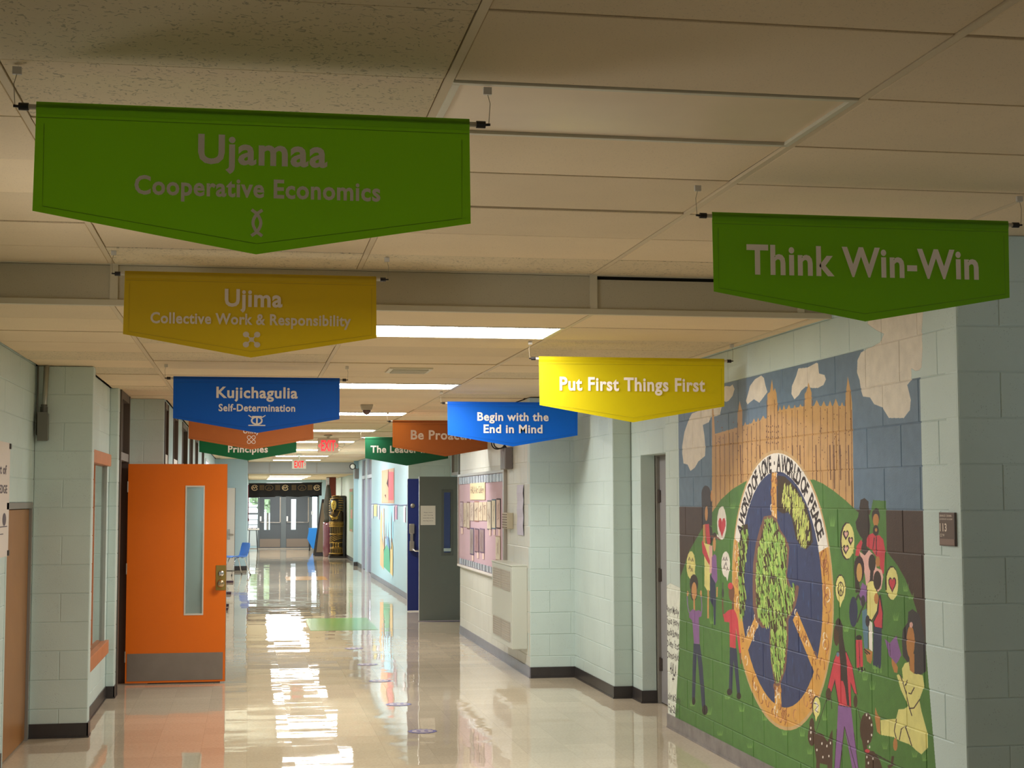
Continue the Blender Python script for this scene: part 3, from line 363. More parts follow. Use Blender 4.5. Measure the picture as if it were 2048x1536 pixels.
MB_="j9540 1521,9552 1473,9581 1434,9623 1412,9668 1411,9709 1431,9736 1470,9744 1518,9732 1567,9702 1607,9659 1628,9614 1629,9574 1607,9548 1569;j9747 1446,9770 1425,9662 1415;q9636 1522,9632 1532,9613 1550,9582 1553,9559 1533,9560 1504,9586 1475,9617 1449,9636 1429,9640 1421,9643 1429,9660 1448,9690 1473,9714 1501,9713 1531,9687 1552,9656 1550,9638 1532;r10251 1220,10263 1177,10295 1142,10339 1121,10389 1119,10433 1135,10463 1168,10472 1211,10459 1254,10427 1289,10381 1310,10332 1312,10289 1294,10260 1262;r10326 1165,10253 1151,10299 1218;j9473 1258,9483 1221,9510 1191,9548 1173,9589 1171,9626 1185,9651 1213,9659 1250,9648 1287,9621 1318,9582 1335,9541 1337,9504 1322,9480 1293;j9575 1184,9535 1144,9490 1220;w10413 1244,10395 1266,10386 1245,10369 1247,10395 1274,10429 1245;w10339 1240,10322 1262,10313 1241,10296 1243,10321 1270,10355 1241;w10403 1184,10385 1207,10376 1186,10359 1188,10385 1215,10419 1186;w10354 1169,10337 1192,10328 1171,10311 1173,10336 1199,10370 1171;w9617 1275,9602 1296,9595 1276,9580 1278,9602 1303,9632 1276;w9564 1277,9549 1298,9542 1278,9527 1280,9549 1305,9578 1278;w9609 1220,9594 1241,9586 1221,9572 1224,9594 1248,9623 1221;w9546 1213,9531 1234,9523 1215,9509 1217,9531 1241,9560 1215;w9576 1244,9561 1265,9554 1245,9539 1248,9561 1272,9590 1246;w7421 1462,7433 1420,7460 1385,7499 1364,7542 1363,7579 1380,7605 1414,7612 1457,7600 1500,7572 1535,7532 1555,7490 1556,7453 1537,7428 1504;r7418 1462,7428 1422,7454 1389,7489 1370,7528 1368,7562 1385,7585 1417,7592 1457,7581 1498,7555 1531,7519 1550,7480 1551,7447 1533,7424 1502;r7478 1401,7432 1395,7436 1454;w7530 1501,7529 1505,7519 1513,7504 1514,7492 1506,7492 1494,7505 1483,7521 1472,7531 1464,7532 1461,7534 1464,7543 1472,7558 1481,7570 1492,7569 1505,7556 1513,7541 1512,7532 1505;s7526 1499,7525 1501,7520 1506,7510 1506,7503 1502,7504 1495,7511 1488,7521 1482,7527 1477,7528 1475,7528 1477,7534 1482,7543 1487,7550 1494,7550 1501,7542 1506,7533 1505,7527 1501;w7468 1471,7467 1474,7459 1481,7445 1482,7435 1475,7436 1465,7447 1455,7460 1446,7468 1439,7470 1436,7471 1439,7479 1446,7492 1454,7502 1463,7501 1474,7490 1481,7477 1480,7469 1474;s7464 1469,7464 1470,7459 1474,7452 1474,7447 1471,7447 1466,7453 1460,7460 1456,7464 1452,7465 1451,7466 1452,7470 1456,7477 1460,7482 1465,7482 1470,7476 1474,7469 1473,7465 1470;w7534 1426,7532 1430,7523 1438,7507 1439,7495 1431,7496 1419,7509 1408,7525 1397,7534 1389,7536 1386,7537 1389,7546 1396,7561 1406,7573 1417,7573 1429,7560 1437,7544 1437,7535 1430;s7530 1424,7529 1426,7523 1431,7514 1431,7507 1427,7507 1420,7515 1413,7524 1407,7530 1402,7531 1400,7532 1402,7537 1406,7546 1412,7554 1418,7553 1425,7546 1430,7536 1430,7531 1426;w7542 1213,7551 1181,7573 1154,7603 1137,7636 1135,7665 1148,7685 1172,7691 1205,7682 1238,7660 1265,7629 1281,7596 1282,7567 1269,7548 1245;r7548 1210,7556 1179,7576 1154,7603 1139,7633 1137,7660 1148,7677 1172,7683 1202,7674 1234,7654 1259,7626 1274,7596 1276,7570 1264,7553 1240;r7653 1160,7628 1107,7570 1173;w7580 1209,7586 1190,7599 1177,7614 1173,7629 1176,7642 1187,7646 1205,7640 1222,7626 1236,7611 1240,7596 1237,7584 1226,7580 1208,7570 1209,7575 1227,7588 1241,7611 1246,7634 1238,7649 1223,7656 1204,7651 1185,7637 1172,7615 1167,7592 1175,7576 1190,7570 1209;w7615 1243,7619 1170,7610 1170,7607 1243;w7641 1180,7613 1204,7587 1183,7579 1186,7613 1209,7649 1182;w6886 1277,6895 1241,6918 1211,6950 1193,6985 1191,7015 1205,7036 1232,7042 1268,7032 1305,7009 1335,6976 1353,6942 1354,6911 1340,6892 1312;r6888 1274,6896 1240,6917 1211,6947 1194,6978 1192,7007 1206,7025 1232,7031 1267,7022 1302,7000 1330,6971 1347,6939 1348,6911 1334,6893 1308;r7023 1240,7041 1230,7001 1213;w6957 1282,6955 1288,6944 1299,6926 1301,6912 1290,6913 1273,6928 1255,6947 1240,6958 1228,6960 1223,6961 1227,6971 1238,6989 1252,7002 1268,7001 1285,6986 1298,6968 1297,6958 1288;q6957 1280,6955 1285,6947 1293,6932 1295,6922 1286,6923 1273,6934 1259,6949 1247,6958 1237,6959 1233,6961 1237,6968 1246,6982 1256,6992 1269,6992 1283,6980 1292,6966 1292,6958 1285;w7928 557,7936 530,7954 507,7979 492,8007 488,8032 496,8049 515,8054 540,8046 567,8028 590,8002 605,7974 608,7949 600,7933 582;r7930 554,7936 530,7952 509,7975 495,8000 492,8021 499,8036 516,8040 539,8034 564,8017 584,7995 598,7970 601,7948 593,7934 576;r8015 499,8002 463,7963 512;j8025 562,7984 551,8015 519,7984 517,7952 557,7998 577;w8029 560,7957 561,8018 526,7965 518,7960 522,8010 527,7949 562,8026 565;l10190 1094,10201 1065,10230 1040,10272 1025,10318 1022,10359 1033,10387 1054,10396 1082,10385 1112,10355 1136,10313 1151,10267 1153,10226 1143,10199 1121;l10210 1029,10220 1005,10244 984,10278 971,10316 969,10350 977,10373 995,10380 1019,10371 1044,10346 1065,10311 1077,10274 1079,10240 1070,10218 1053;m10224 1042,10231 1015,10250 992,10276 979,10305 977,10330 987,10347 1008,10353 1035,10345 1062,10326 1085,10300 1098,10271 1100,10246 1089,10229 1069;m10309 988,10307 899,10268 902,10271 991;o10415 881,10323 912,10251 903,10179 915,10109 903,10122 875,10181 864,10177 683,10309 673,10345 832,10417 846;y10402 879,10438 932,10448 994,10476 992,10466 929,10429 875;y10102 900,10094 955,10109 1015,10135 1013,10120 953,10128 898;m10425 1013,10433 998,10450 990,10466 995,10472 1010,10465 1025,10448 1032,10431 1027;m10102 1032,10110 1015,10128 1007,10146 1013,10153 1029,10145 1047,10126 1055,10108 1049;p10321 673,10165 681,10101 532,10053 279,10135 258,10165 389,10233 620,10268 479,10299 298,10372 288,10345 523;u10288 282,10293 270,10305 259,10322 251,10341 248,10358 252,10369 260,10373 271,10368 284,10356 295,10339 302,10320 305,10303 302,10292 293;u9997 260,10004 244,10024 230,10052 220,10083 215,10110 218,10129 227,10136 241,10128 257,10108 271,10080 281,10049 285,10022 282,10003 273;A9879 1711,9890 1686,9920 1666,9962 1655,10010 1655,10052 1666,10081 1686,10091 1711,10079 1737,10048 1757,10005 1768,9958 1767,9916 1756,9888 1736;A10088 1722,10091 1493,10038 1500,9935 1502,9856 1497,9843 1671,9881 1721;m9947 1579,9951 1557,9961 1540,9975 1530,9991 1529,10004 1539,10013 1557,10016 1579,10011 1601,10001 1619,9987 1628,9971 1629,9958 1619,9949 1601;m9834 1697,9843 1669,9861 1657,9878 1669,9884 1697,9875 1726,9857 1738,9840 1726;m10062 1500,10015 1507,10009 1365,10067 1364;l9924 1502,9857 1487,9838 1404,9884 1362,9928 1401;q10015 1507,9923 1509,9894 1385,9953 1350,10001 1426;r10043 1378,9895 1369,9899 1268,9908 1064,9976 1057,10044 1087,10038 1229;s9929 1364,9850 1367,9854 1287,9880 1179,9925 1183;q10096 1380,10078 1397,10021 1358,9911 1261,9923 1234,9979 1258,10081 1312;l9748 1426,9754 1413,9770 1402,9792 1396,9817 1395,9839 1400,9854 1410,9859 1423,9853 1436,9837 1447,9815 1453,9790 1454,9768 1449,9753 1439;m9772 1379,9776 1357,9786 1340,9800 1330,9815 1329,9828 1338,9836 1355,9839 1377,9834 1399,9824 1416,9811 1426,9796 1427,9783 1417,9774 1400;n9895 1424,9774 1420,9679 1403,9667 1412,9766 1430,9890 1434;o9865 1290,9808 1312,9764 1300,9749 1142,9805 1106,9882 1136;m9770 1095,9778 1029,9751 1030,9743 1097;p9914 1174,9794 1120,9787 1009,9805 843,9844 840,9845 955,9921 1000;m9977 1063,9985 872,9948 875,9940 1066;n9388 1082,9395 1058,9413 1038,9438 1026,9465 1024,9490 1033,9506 1051,9512 1075,9504 1099,9486 1119,9461 1130,9433 1132,9409 1123,9393 1105;q9422 1121,9427 1111,9442 1103,9463 1097,9486 1096,9507 1099,9521 1106,9526 1115,9520 1126,9505 1134,9484 1140,9461 1141,9440 1138,9427 1131;n9446 1047,9449 960,9408 963,9405 1049;n9616 907,9629 971,9632 1029,9660 1026,9657 968,9643 904;A9610 1065,9618 1042,9635 1031,9651 1040,9657 1063,9649 1086,9632 1097,9616 1088;A9626 1071,9623 1133,9638 1132,9641 1070;q9545 954,9490 967,9403 973,9358 948,9329 917,9287 750,9279 701,9313 707,9372 865,9384 728,9505 726,9507 884,9609 879,9639 927,9607 930;n9306 707,9299 639,9273 643,9280 711;p9505 723,9364 730,9342 629,9300 450,9360 436,9427 652,9466 435,9537 433,9511 611;u9471 444,9477 434,9491 424,9512 417,9536 415,9556 416,9571 422,9575 431,9570 442,9555 451,9534 458,9511 461,9490 459,9476 453;u9285 442,9290 432,9303 423,9321 417,9341 414,9359 416,9371 422,9375 431,9370 441,9357 450,9339 457,9319 459,9301 457,9289 451;l7328 1672,7276 1682,7227 1664,7224 1597,7208 1547,7222 1497,7261 1474,7257 1434,7220 1418,7190 1399,7291 1390,7334 1419,7312 1475,7343 1489,7387 1524,7398 1559,7364 1585,7350 1621;l7089 1593,7094 1576,7109 1562,7128 1554,7150 1554,7170 1561,7183 1575,7187 1592,7181 1610,7166 1623,7146 1631,7125 1631,7105 1624,7093 1610;B7102 1574,7106 1560,7117 1548,7132 1542,7148 1542,7163 1548,7172 1559,7175 1573,7171 1587,7160 1598,7145 1604,7129 1604,7114 1598,7105 1587;l7104 1522,7109 1510,7119 1501,7134 1495,7151 1495,7165 1499,7175 1509,7178 1520,7174 1532,7163 1542,7148 1548,7132 1548,7117 1543,7108 1534;B7123 1524,7128 1517,7138 1514,7149 1517,7153 1523,7148 1531,7137 1534,7127 1531;q7235 1497,7179 1508,7148 1494,7100 1500,7053 1479,7033 1426,7047 1355,7055 1311,7079 1315,7124 1382,7192 1421,7263 1441,7261 1476;w7141 1494,7146 1400,7136 1401,7131 1494;w7166 1487,7187 1429,7178 1428,7156 1486;q7407 1386,7391 1437,7331 1472,7313 1457,7361 1388;s7356 1413,7284 1393,7232 1422,7169 1400,7140 1337,7078 1330,7062 1296,7089 1237,7132 1219,7273 1233,7289 1298,7324 1366;w7293 1325,7301 1295,7321 1271,7349 1256,7379 1254,7406 1266,7424 1289,7429 1319,7421 1349,7400 1374,7372 1388,7342 1389,7316 1377,7298 1354;l7421 1365,7416 1200,7345 1204,7379 1291;C7323 1306,7327 1285,7338 1268,7353 1258,7369 1257,7383 1266,7393 1282,7395 1303,7390 1324,7380 1341,7365 1351,7348 1352,7335 1343,7325 1327;l7150 1361,7155 1341,7168 1325,7187 1316,7207 1315,7225 1323,7237 1338,7240 1357,7235 1377,7221 1393,7203 1402,7182 1403,7165 1395,7153 1380;l7219 1323,7175 1325,7191 1268,7228 1266;B7097 1370,7100 1359,7108 1349,7120 1343,7132 1343,7142 1347,7150 1357,7152 1368,7148 1380,7140 1390,7129 1395,7117 1396,7106 1391,7099 1382;o7323 1256,7273 1241,7277 1166,7348 1136,7371 1190;w7273 1241,7227 1273,7184 1276,7138 1226,7131 1127,7213 1069,7287 1080;r7263 1251,7228 1266,7184 1271,7150 1226,7127 1193,7149 1126,7214 1076,7274 1084;l7087 1278,7092 1258,7107 1241,7127 1231,7148 1229,7167 1237,7180 1253,7184 1273,7178 1294,7164 1311,7144 1321,7122 1322,7103 1314,7090 1298;w7120 1205,7096 1207,7071 1121,7084 1043,7184 1039,7201 1070,7143 1118;q7112 1196,7083 1120,7092 1046,7173 1045,7188 1068,7131 1117;B7124 1188,7127 1176,7135 1166,7147 1160,7159 1160,7170 1164,7178 1173,7180 1185,7177 1197,7168 1206,7157 1212,7144 1213,7133 1209,7126 1200;p7393 1103,7401 1068,7417 1040,7440 1023,7465 1021,7487 1034,7501 1060,7505 1095,7498 1130,7481 1158,7458 1175,7433 1177,7411 1163,7397 1136;A7399 1160,7384 1181,7358 1162,7335 1171,7384 1197,7423 1164;A7396 1048,7342 1110,7289 1155,7303 1159,7357 1112,7412 1050;A7292 1165,7302 1143,7323 1133,7342 1140,7350 1161,7340 1183,7320 1193,7300 1186;t7336 1113,7278 1128,7264 1048,7272 930,7314 926,7334 1026;j7257 1073,7207 1064,7214 921,7257 929;A7241 1069,7250 1047,7271 1037,7290 1044,7297 1065,7288 1087,7268 1097,7248 1090;w7266 1072,7267 931,7260 931,7259 1073;B7323 928,7214 921,7222 878,7240 857,7285 867,7296 896;w7325 920,7250 902,7242 909,7316 927;w7318 909,7281 897,7274 903,7311 914;p7195 1048,7095 1045,7115 846,7211 855;q7425 959,7340 967,7337 834,7418 818;w7386 957,7380 829,7372 830,7379 958;u7343 979,7347 973,7358 967,7374 964,7391 962,7406 963,7417 966,7421 972,7416 977,7405 983,7390 987,7372 988,7357 987,7347 984;u7306 823,7312 817,7326 811,7347 806,7369 803,7390 804,7404 806,7409 811,7404 817,7389 823,7368 828,7345 830,7325 830,7311 827;w7429 1022,7436 818,7427 819,7420 1022;f7198 817,7186 862,7179 819;f7161 821,7150 866,7143 823;f7125 825,7113 870,7107 827;f7387 796,7375 843,7368 798;f7342 801,7330 847,7323 803;o7677 599,7504 610,7472 486,7421 316,7365 155,7423 141,7596 496,7669 273,7719 84,7797 69,7741 261,7700 470;w7600 498,7673 273,7722 99,7714 100,7664 274,7592 498;w7600 497,7457 309,7413 157,7405 160,7450 311,7592 499;w7704 470,7749 260,7742 261,7697 470;w7474 485,7424 315,7418 317,7467 487;w7681 876,7550 888,7474 819,7415 685,7455 682,7499 723,7498 606,7673 596,7724 706,7768 649,7827 670,7739 815;q7681 870,7553 883,7481 819,7424 684,7454 688,7504 740,7504 610,7668 600,7718 727,7771 654,7820 671,7732 816;t7650 863,7657 853,7672 848,7686 850,7692 859,7685 869,7670 874,7656 872;D7642 965,7647 940,7659 919,7677 906,7695 904,7712 914,7722 933,7725 958,7720 983,7707 1004,7690 1017,7671 1018,7655 1009,7645 990;l7705 995,7687 1034,7655 1054,7624 1044,7601 1021,7594 956,7568 893,7552 844,7544 753,7524 613,7557 611,7580 700,7605 731,7639 729,7641 835,7654 896,7655 977;D7774 641,7778 626,7790 612,7806 604,7824 601,7839 606,7850 617,7853 631,7848 647,7836 660,7820 669,7803 671,7787 666,7777 655;D7417 650,7420 636,7428 623,7439 616,7451 614,7461 619,7468 630,7470 644,7466 658,7458 671,7447 679,7436 680,7426 675,7419 664;w7845 603,7922 513,8000 416,7994 416,7916 512,7839 602;w7422 618,7404 588,7386 561,7380 562,7398 590,7416 620;w7781 623,7770 564,7761 566,7772 625;D8025 444,8030 427,8041 412,8057 403,8073 400,8088 405,8098 417,8101 433,8097 450,8086 465,8070 475,8053 477,8038 472,8028 460;D8006 388,8013 363,8030 342,8055 327,8082 323,8106 330,8122 346,8127 369,8120 394,8102 416,8077 430,8050 434,8026 427,8011 410;D8021 385,7990 406,7916 414,7834 383,7801 424,7764 461,7761 378,7772 290,7789 86,7831 78,7844 259,7953 251,7977 50,8037 39,8005 256,8031 327;j8069 421,8072 415,8080 412,8087 413,8090 418,8087 425,8079 428,8071 427;j8079 360,8082 354,8090 350,8098 352,8100 357,8097 363,8089 367,8082 366;j7908 362,7912 356,7919 353,7926 354,7929 359,7926 365,7918 369,7911 368;j7836 360,7840 354,7847 351,7854 352,7857 357,7853 363,7846 367,7839 366;j7984 316,7987 310,7995 306,8002 307,8005 313,8001 319,7994 322,7987 321;j7897 293,7900 286,7908 283,7915 284,7918 289,7914 295,7907 299,7900 298;j7786 384,7789 378,7796 375,7803 376,7805 381,7802 387,7795 391,7788 389;j7810 312,7813 306,7821 303,7828 304,7830 309,7827 315,7820 318,7813 317;j8070 397,8073 391,8081 387,8088 388,8091 394,8088 400,8080 404,8073 402;D7224 540,7234 503,7259 471,7294 450,7332 444,7365 455,7388 480,7395 515,7384 552,7359 584,7324 605,7286 610,7252 599,7231 574;D7374 473,7346 403,7296 416,7324 486;D7326 421,7220 431,7149 396,7082 317,7064 210,7346 156;q7273 425,7276 420,7285 415,7298 411,7312 409,7325 409,7333 411,7336 414,7333 419,7324 424,7311 428,7297 430,7285 430,7276 428;j7296 598,7299 593,7305 590,7312 591,7314 596,7311 602,7305 605,7299 603;j7259 589,7262 583,7268 580,7275 581,7277 586,7274 592,7268 595,7262 594;j7236 558,7239 552,7245 549,7251 550,7254 555,7251 561,7244 564,7238 562;j7239 508,7241 503,7248 500,7254 501,7256 506,7253 511,7247 514,7241 513;j7284 469,7287 464,7293 461,7299 462,7302 467,7299 472,7292 476,7286 474;j7266 445,7269 440,7276 436,7282 438,7284 442,7281 448,7275 451,7269 450;j7300 391,7303 385,7310 382,7316 383,7318 388,7315 393,7309 397,7303 395;j7226 396,7229 390,7235 387,7241 388,7243 393,7240 398,7234 401,7228 400;j7283 364,7286 358,7292 355,7298 356,7301 361,7298 367,7291 370,7285 369;j7205 331,7207 325,7214 322,7220 323,7222 328,7219 334,7213 337,7207 336;D7048 374,6994 399,6979 447,7008 444,7021 402,7063 388;w7211 417,6975 404,6970 410,7206 423;A6784 1147,6738 1164,6665 1145,6631 1084,6602 1008,6603 892,6667 867,6737 866,6803 910,6855 935,6862 1009,6848 1062,6793 1097;B6720 1013,6727 979,6741 951,6760 935,6780 933,6797 946,6809 971,6812 1005,6805 1039,6791 1067,6772 1083,6752 1085,6734 1071,6723 1046;B6782 959,6727 957,6732 867,6781 873;s6735 1091,6742 1081,6756 1075,6770 1078,6775 1088,6769 1098,6754 1103,6741 1100;r6789 914,6780 877,6737 866,6642 870,6628 822,6685 751,6663 701,6607 614,6605 547,6674 505,6734 515,6784 529,6913 531,6979 537,7129 525,7133 597,6948 629,6919 677,6853 688,6807 708,6887 773,6930 837,6910 844,6858 827,6869 873,6834 904;w6892 841,6834 766,6804 707,6774 665,6765 668,6796 710,6826 768,6883 844;w6682 757,6748 708,6801 700,6800 694,6743 704,6675 755;w6739 803,6778 769,6801 771,6804 765,6772 765,6731 801;w6814 828,6844 797,6836 796,6806 827;w6949 630,6975 567,6953 534,6944 537,6966 568,6940 630;w6910 534,6885 588,6848 607,6781 526,6772 529,6840 612,6894 589,6919 533;w6848 603,6801 555,6793 558,6840 606;B7193 652,7168 621,7139 605,7137 524,7179 534,7203 599;B6936 509,6939 495,6947 483,6958 476,6969 474,6979 478,6986 488,6988 501,6985 515,6977 527,6966 534,6955 536,6945 532,6938 522;B6987 922,6936 896,6914 875,6922 848,6956 846,6983 879;o7065 998,7003 981,6927 1026,6872 938,6907 906,6934 889,6987 912,7013 919;w7006 980,7001 920,6996 921,7000 980"
ML="E8810 1572,8671 1582,8584 1563,8519 1496,8428 1452,8373 1399,8393 1313,8422 1234,8343 1159,8261 1192,8229 1185,8247 1136,8290 1072,8409 981,8414 864,8471 693,8577 589,8655 580,8719 701,8740 834,8722 930,8799 906,8871 900,8976 937,9038 1020,9035 1179,9012 1291,8954 1418,8881 1504;F8774 1549,8658 1559,8586 1541,8531 1478,8455 1436,8408 1385,8426 1303,8451 1228,8384 1155,8314 1186,8288 1180,8303 1133,8340 1072,8441 986,8446 875,8495 712,8585 615,8650 607,8703 723,8720 850,8705 941,8769 919,8829 914,8916 950,8967 1029,8964 1179,8944 1284,8896 1404,8834 1486;F8556 1815,8429 1807,8331 1771,8236 1733,8091 1635,8019 1528,8001 1441,8102 1397,8203 1416,8265 1456,8324 1566,8372 1600,8480 1593,8565 1610;F9224 1514,9116 1522,9091 1423,9155 1297,9199 1171,9164 1080,9210 937,9289 931,9309 1165,9289 1387"
MS="i8659 1834,8572 1833,8576 1554,8672 1553;i8663 599,8559 611,8542 441,8662 425;i8969 977,8896 952,9161 722,9257 756;i8335 989,8268 1045,7893 743,7976 698"
MK=[[(8774, 1549), (8658, 1559), (8586, 1541), (8531, 1478), (8455, 1436), (8408, 1385), (8426, 1303), (8451, 1228), (8384, 1155), (8314, 1186), (8288, 1180), (8303, 1133), (8340, 1072), (8441, 986), (8446, 875), (8495, 712), (8585, 615), (8650, 607), (8703, 723), (8720, 850), (8705, 941), (8769, 919), (8829, 914), (8916, 950), (8967, 1029), (8964, 1179), (8944, 1284), (8896, 1404), (8834, 1486)], [(8448, 1752), (8373, 1752), (8189, 1699), (8071, 1561), (8053, 1450), (8140, 1409), (8233, 1451), (8292, 1558), (8395, 1628), (8495, 1636)], [(9224, 1514), (9116, 1522), (9091, 1423), (9155, 1297), (9199, 1171), (9164, 1080), (9210, 937), (9289, 931), (9309, 1165), (9289, 1387)]]
# ------------------------------------------------------------------ the mural paint (a flat picture on the block wall)
PAL = dict(a=(104,128,150), b=(74,56,48), c=(204,160,104), d=(120,80,52), e=(84,130,62), f=(122,170,86), g=(228,218,202), h=(56,66,104), i=(216,162,82), j=(238,232,222),
           k=(90,70,50), l=(60,49,46), m=(208,152,96), n=(122,78,60), o=(142,100,158), p=(52,58,86), q=(208,70,82), r=(232,224,140), s=(232,182,172), t=(95,132,152),
           u=(46,36,38), v=(60,90,45), w=(62,44,48), x=(160,190,110), y=(132,116,148), A=(64,60,64), B=(192,132,76), C=(208,162,95), D=(80,56,42), E=(126,90,76), F=(68,53,38))
def mural_image():
    Y0, Y1, Z1, px = 6.2, 11.02, 2.85, .0024
    Wd, Ht = int((Y1-Y0)/px), int(Z1/px)
    im = np.zeros((Ht, Wd, 4), np.float32)
    def fill(poly, col):
        p = np.array(poly, float); X = (p[:, 0]-Y0)/px-.5; Z = p[:, 1]/px-.5
        x0, x1 = max(int(X.min()), 0), min(int(X.max())+2, Wd); z0, z1 = max(int(Z.min()), 0), min(int(Z.max())+2, Ht)
        if x1 <= x0 or z1 <= z0: return
        gx = np.arange(x0, x1)[None, :]; gz = np.arange(z0, z1)[:, None]
        ins = np.zeros((z1-z0, x1-x0), bool); n = len(X)
        for i in range(n):
            ax, az, bx, bz = X[i], Z[i], X[(i+1) % n], Z[(i+1) % n]
            if az == bz: continue
            ins ^= ((az > gz) != (bz > gz)) & (gx < (bx-ax)*(gz-az)/(bz-az)+ax)
        sub = im[z0:z1, x0:x1]; sub[ins] = (*[q/255 for q in col], 1)
    def draw(s):
        for sh in s.split(';'):
            pts = [tuple(int(q)/1000 for q in p.split()) for p in sh[1:].split(',')]
            fill(pts, PAL[sh[0]])
    # whitewashed strip for the painters' names
    fill([(10.63, .06), (11.02, .06), (11.02, 1.03), (10.9, 1.06), (10.63, 1.04)], (236, 242, 230))
    draw(MA)
    cy, cz, ry, rz = 8.575, 1.155, .845, .792
    def ell(a, b, t0=0, t1=2*PI, n=60): return [(cy+a*math.cos(t0+(t1-t0)*k/n), cz+b*math.sin(t0+(t1-t0)*k/n)) for k in range(n+1)]
    fill(ell(ry+.02, rz+.02), (205, 170, 120)); fill(ell(ry, rz), PAL['i'])
    rnd = random.Random(3)
    def curl(y, z, s, col):
        k = rnd.randint(0, 3); a0 = rnd.uniform(0, 6.28); pts = []
        for i in range(9):
            t = a0+i*.55; r = s*(.4+.07*i); pts.append((y+r*math.cos(t), z+r*math.sin(t)))
        for i in range(8):
            (xa, za), (xb, zb) = pts[i], pts[i+1]; d = .006
            fill([(xa-d, za-d*.3), (xb-d, zb-d*.3), (xb+d, zb+d*.3), (xa+d, za+d*.3)], col)
    for k in range(64):
        t = rnd.uniform(PI*.86, PI*2.14)
        curl(cy+(ry-.07)*math.cos(t)+rnd.uniform(-.02, .02), cz+(rz-.06)*math.sin(t)+rnd.uniform(-.02, .02), rnd.uniform(.03, .06), rnd.choice([(165, 105, 60), (190, 130, 90), (245, 230, 205), (150, 90, 55)]))
    t0 = math.asin((1.4224-cz)/rz)
    band = [p for p in ell(ry, rz, t0, PI-t0)]+[p for p in ell(ry-.155, rz-.115, PI-t0, t0)]
    fill(band, PAL['j'])
    fill(ell(ry-.14, rz-.108), PAL['h'])
    for k in range(300):
        y, z = cy+rnd.uniform(-.7, .7), cz+rnd.uniform(-.65, .65)
        if ((y-cy)/.68)**2+((z-cz)/.66)**2 < .93:
            l = rnd.uniform(.01, .05); fill([(y-.008, z), (y, z+l), (y+.008, z), (y, z-l)], rnd.choice([(50, 60, 96), (66, 76, 116), (60, 84, 130), (48, 52, 80)]))
    draw(MS)
    for sh in MS.split(';'):
        P = [tuple(int(q)/1000 for q in p.split()) for p in sh[1:].split(',')]
        for k in range(14):
            t = rnd.random(); s_ = rnd.random()
            a = [P[0][i]+(P[3][i]-P[0][i])*t for i in (0, 1)]; b = [P[1][i]+(P[2][i]-P[1][i])*t for i in (0, 1)]
            curl(a[0]+(b[0]-a[0])*s_, a[1]+(b[1]-a[1])*s_, .03, rnd.choice([(165, 105, 60), (240, 225, 200), (150, 95, 60)]))
    draw(ML)
    def inside(p, poly):
        r = False; n = len(poly)
        for i in range(n):
            (ax, az), (bx, bz) = poly[i], poly[(i+1) % n]
            if (az > p[1]) != (bz > p[1]) and p[0] < (bx-ax)*(p[1]-az)/(bz-az)+ax: r = not r
        return r
    for idx, poly in enumerate(MK):
        poly = [(a/1000, b/1000) for a, b in poly]
        ys = [p[0] for p in poly]; zs = [p[1] for p in poly]; cnt = 0
        for k in range(4000):
            if cnt > (1150, 170, 70)[idx]: break
            y, z = rnd.uniform(min(ys), max(ys)), rnd.uniform(min(zs), max(zs))
            if not inside((y, z), poly): continue
            cnt += 1; l = rnd.uniform(.012, .034); d = rnd.uniform(.006, .014); s_ = .01 if idx != 1 else -.012
            c = rnd.choice([(164, 196, 96), (180, 205, 110), (120, 165, 75), (140, 180, 86)]) if idx != 1 else rnd.choice([(214, 218, 120), (196, 206, 110), (180, 195, 100)])
            if idx == 0 and rnd.random() < .22: c = (72, 58, 40)
            fill([(y-d, z-l*.6), (y-d*.4+s_, z+l), (y+d+s_, z+l*.7), (y+d*.5, z-l)], c)
    # lettering round the ring
    s = 'A WORLD OF LOVE \u00b7 A WORLD OF PEACE'
    adv = [.5 if c == ' ' else (.6 if c == '\u00b7' else (1.25 if c == 'W' else 1.)) for c in s]; tot = sum(adv); acc = 0
    for c, a in zip(s, adv):
        th = math.radians(24.5)+math.radians(131)*(acc+a/2)/tot; acc += a
        if c == ' ': continue
        py, pz = cy+.772*math.cos(th), cz+.735*math.sin(th)
        tx, tz = math.sin(th), math.cos(th); ux, uz = -math.cos(th), math.sin(th)
        l = math.hypot(tx, tz); v, f = glyphs(c, .03)
        mx = (min(p[0] for p in v)+max(p[0] for p in v))/2
        kx, kz = .098, .135
        q = [(py-(tx*(p[0]-mx)*kx+ux*(p[1]-.35)*kz), pz+tz*(p[0]-mx)*kx+uz*(p[1]-.35)*kz) for p in v]
        for fc in f: fill([q[i] for i in fc], (40, 30, 34))
    draw(MB_)
    # handwritten names beside the mural
    for i, (s, z, wd) in enumerate([('Anyre Mosby', .868, .32), ('Eunice Henry', .784, .33), ('Janda Bowen', .702, .33), ('D-Sean Scott', .620, .33), ('Otamus Hicks', .537, .32),
                                    ('HALA', .440, .17), ('+', .365, .06), ('Ashley McFarland', .235, .36), ('Fall-2019', .148, .26)]):
        v, f = glyphs(s, .012); x0, x1 = min(p[0] for p in v), max(p[0] for p in v); ch = .052 if len(s) != 4 else .085
        sx = wd/(x1-x0); cyy = 10.845
        q = [(cyy-(p[0]-(x0+x1)/2)*sx-.12*(p[1])*ch+.006*math.sin(p[0]*5), z+(p[1]-.35)*ch/CAP+.006*math.sin(p[0]*3+i)) for p in v]
        for fc in f: fill([q[i2] for i2 in fc], (40, 32, 34))
    # ragged brush edges
    img = bpy.data.images.new('mural_paint', Wd, Ht, alpha=True); img.alpha_mode = 'CHANNEL_PACKED'
    img.pixels.foreach_set(im.ravel()); img.update(); img.pack()
    return img, Y0, Y0+Wd*px, 0., Ht*px
MUR = mural_image()

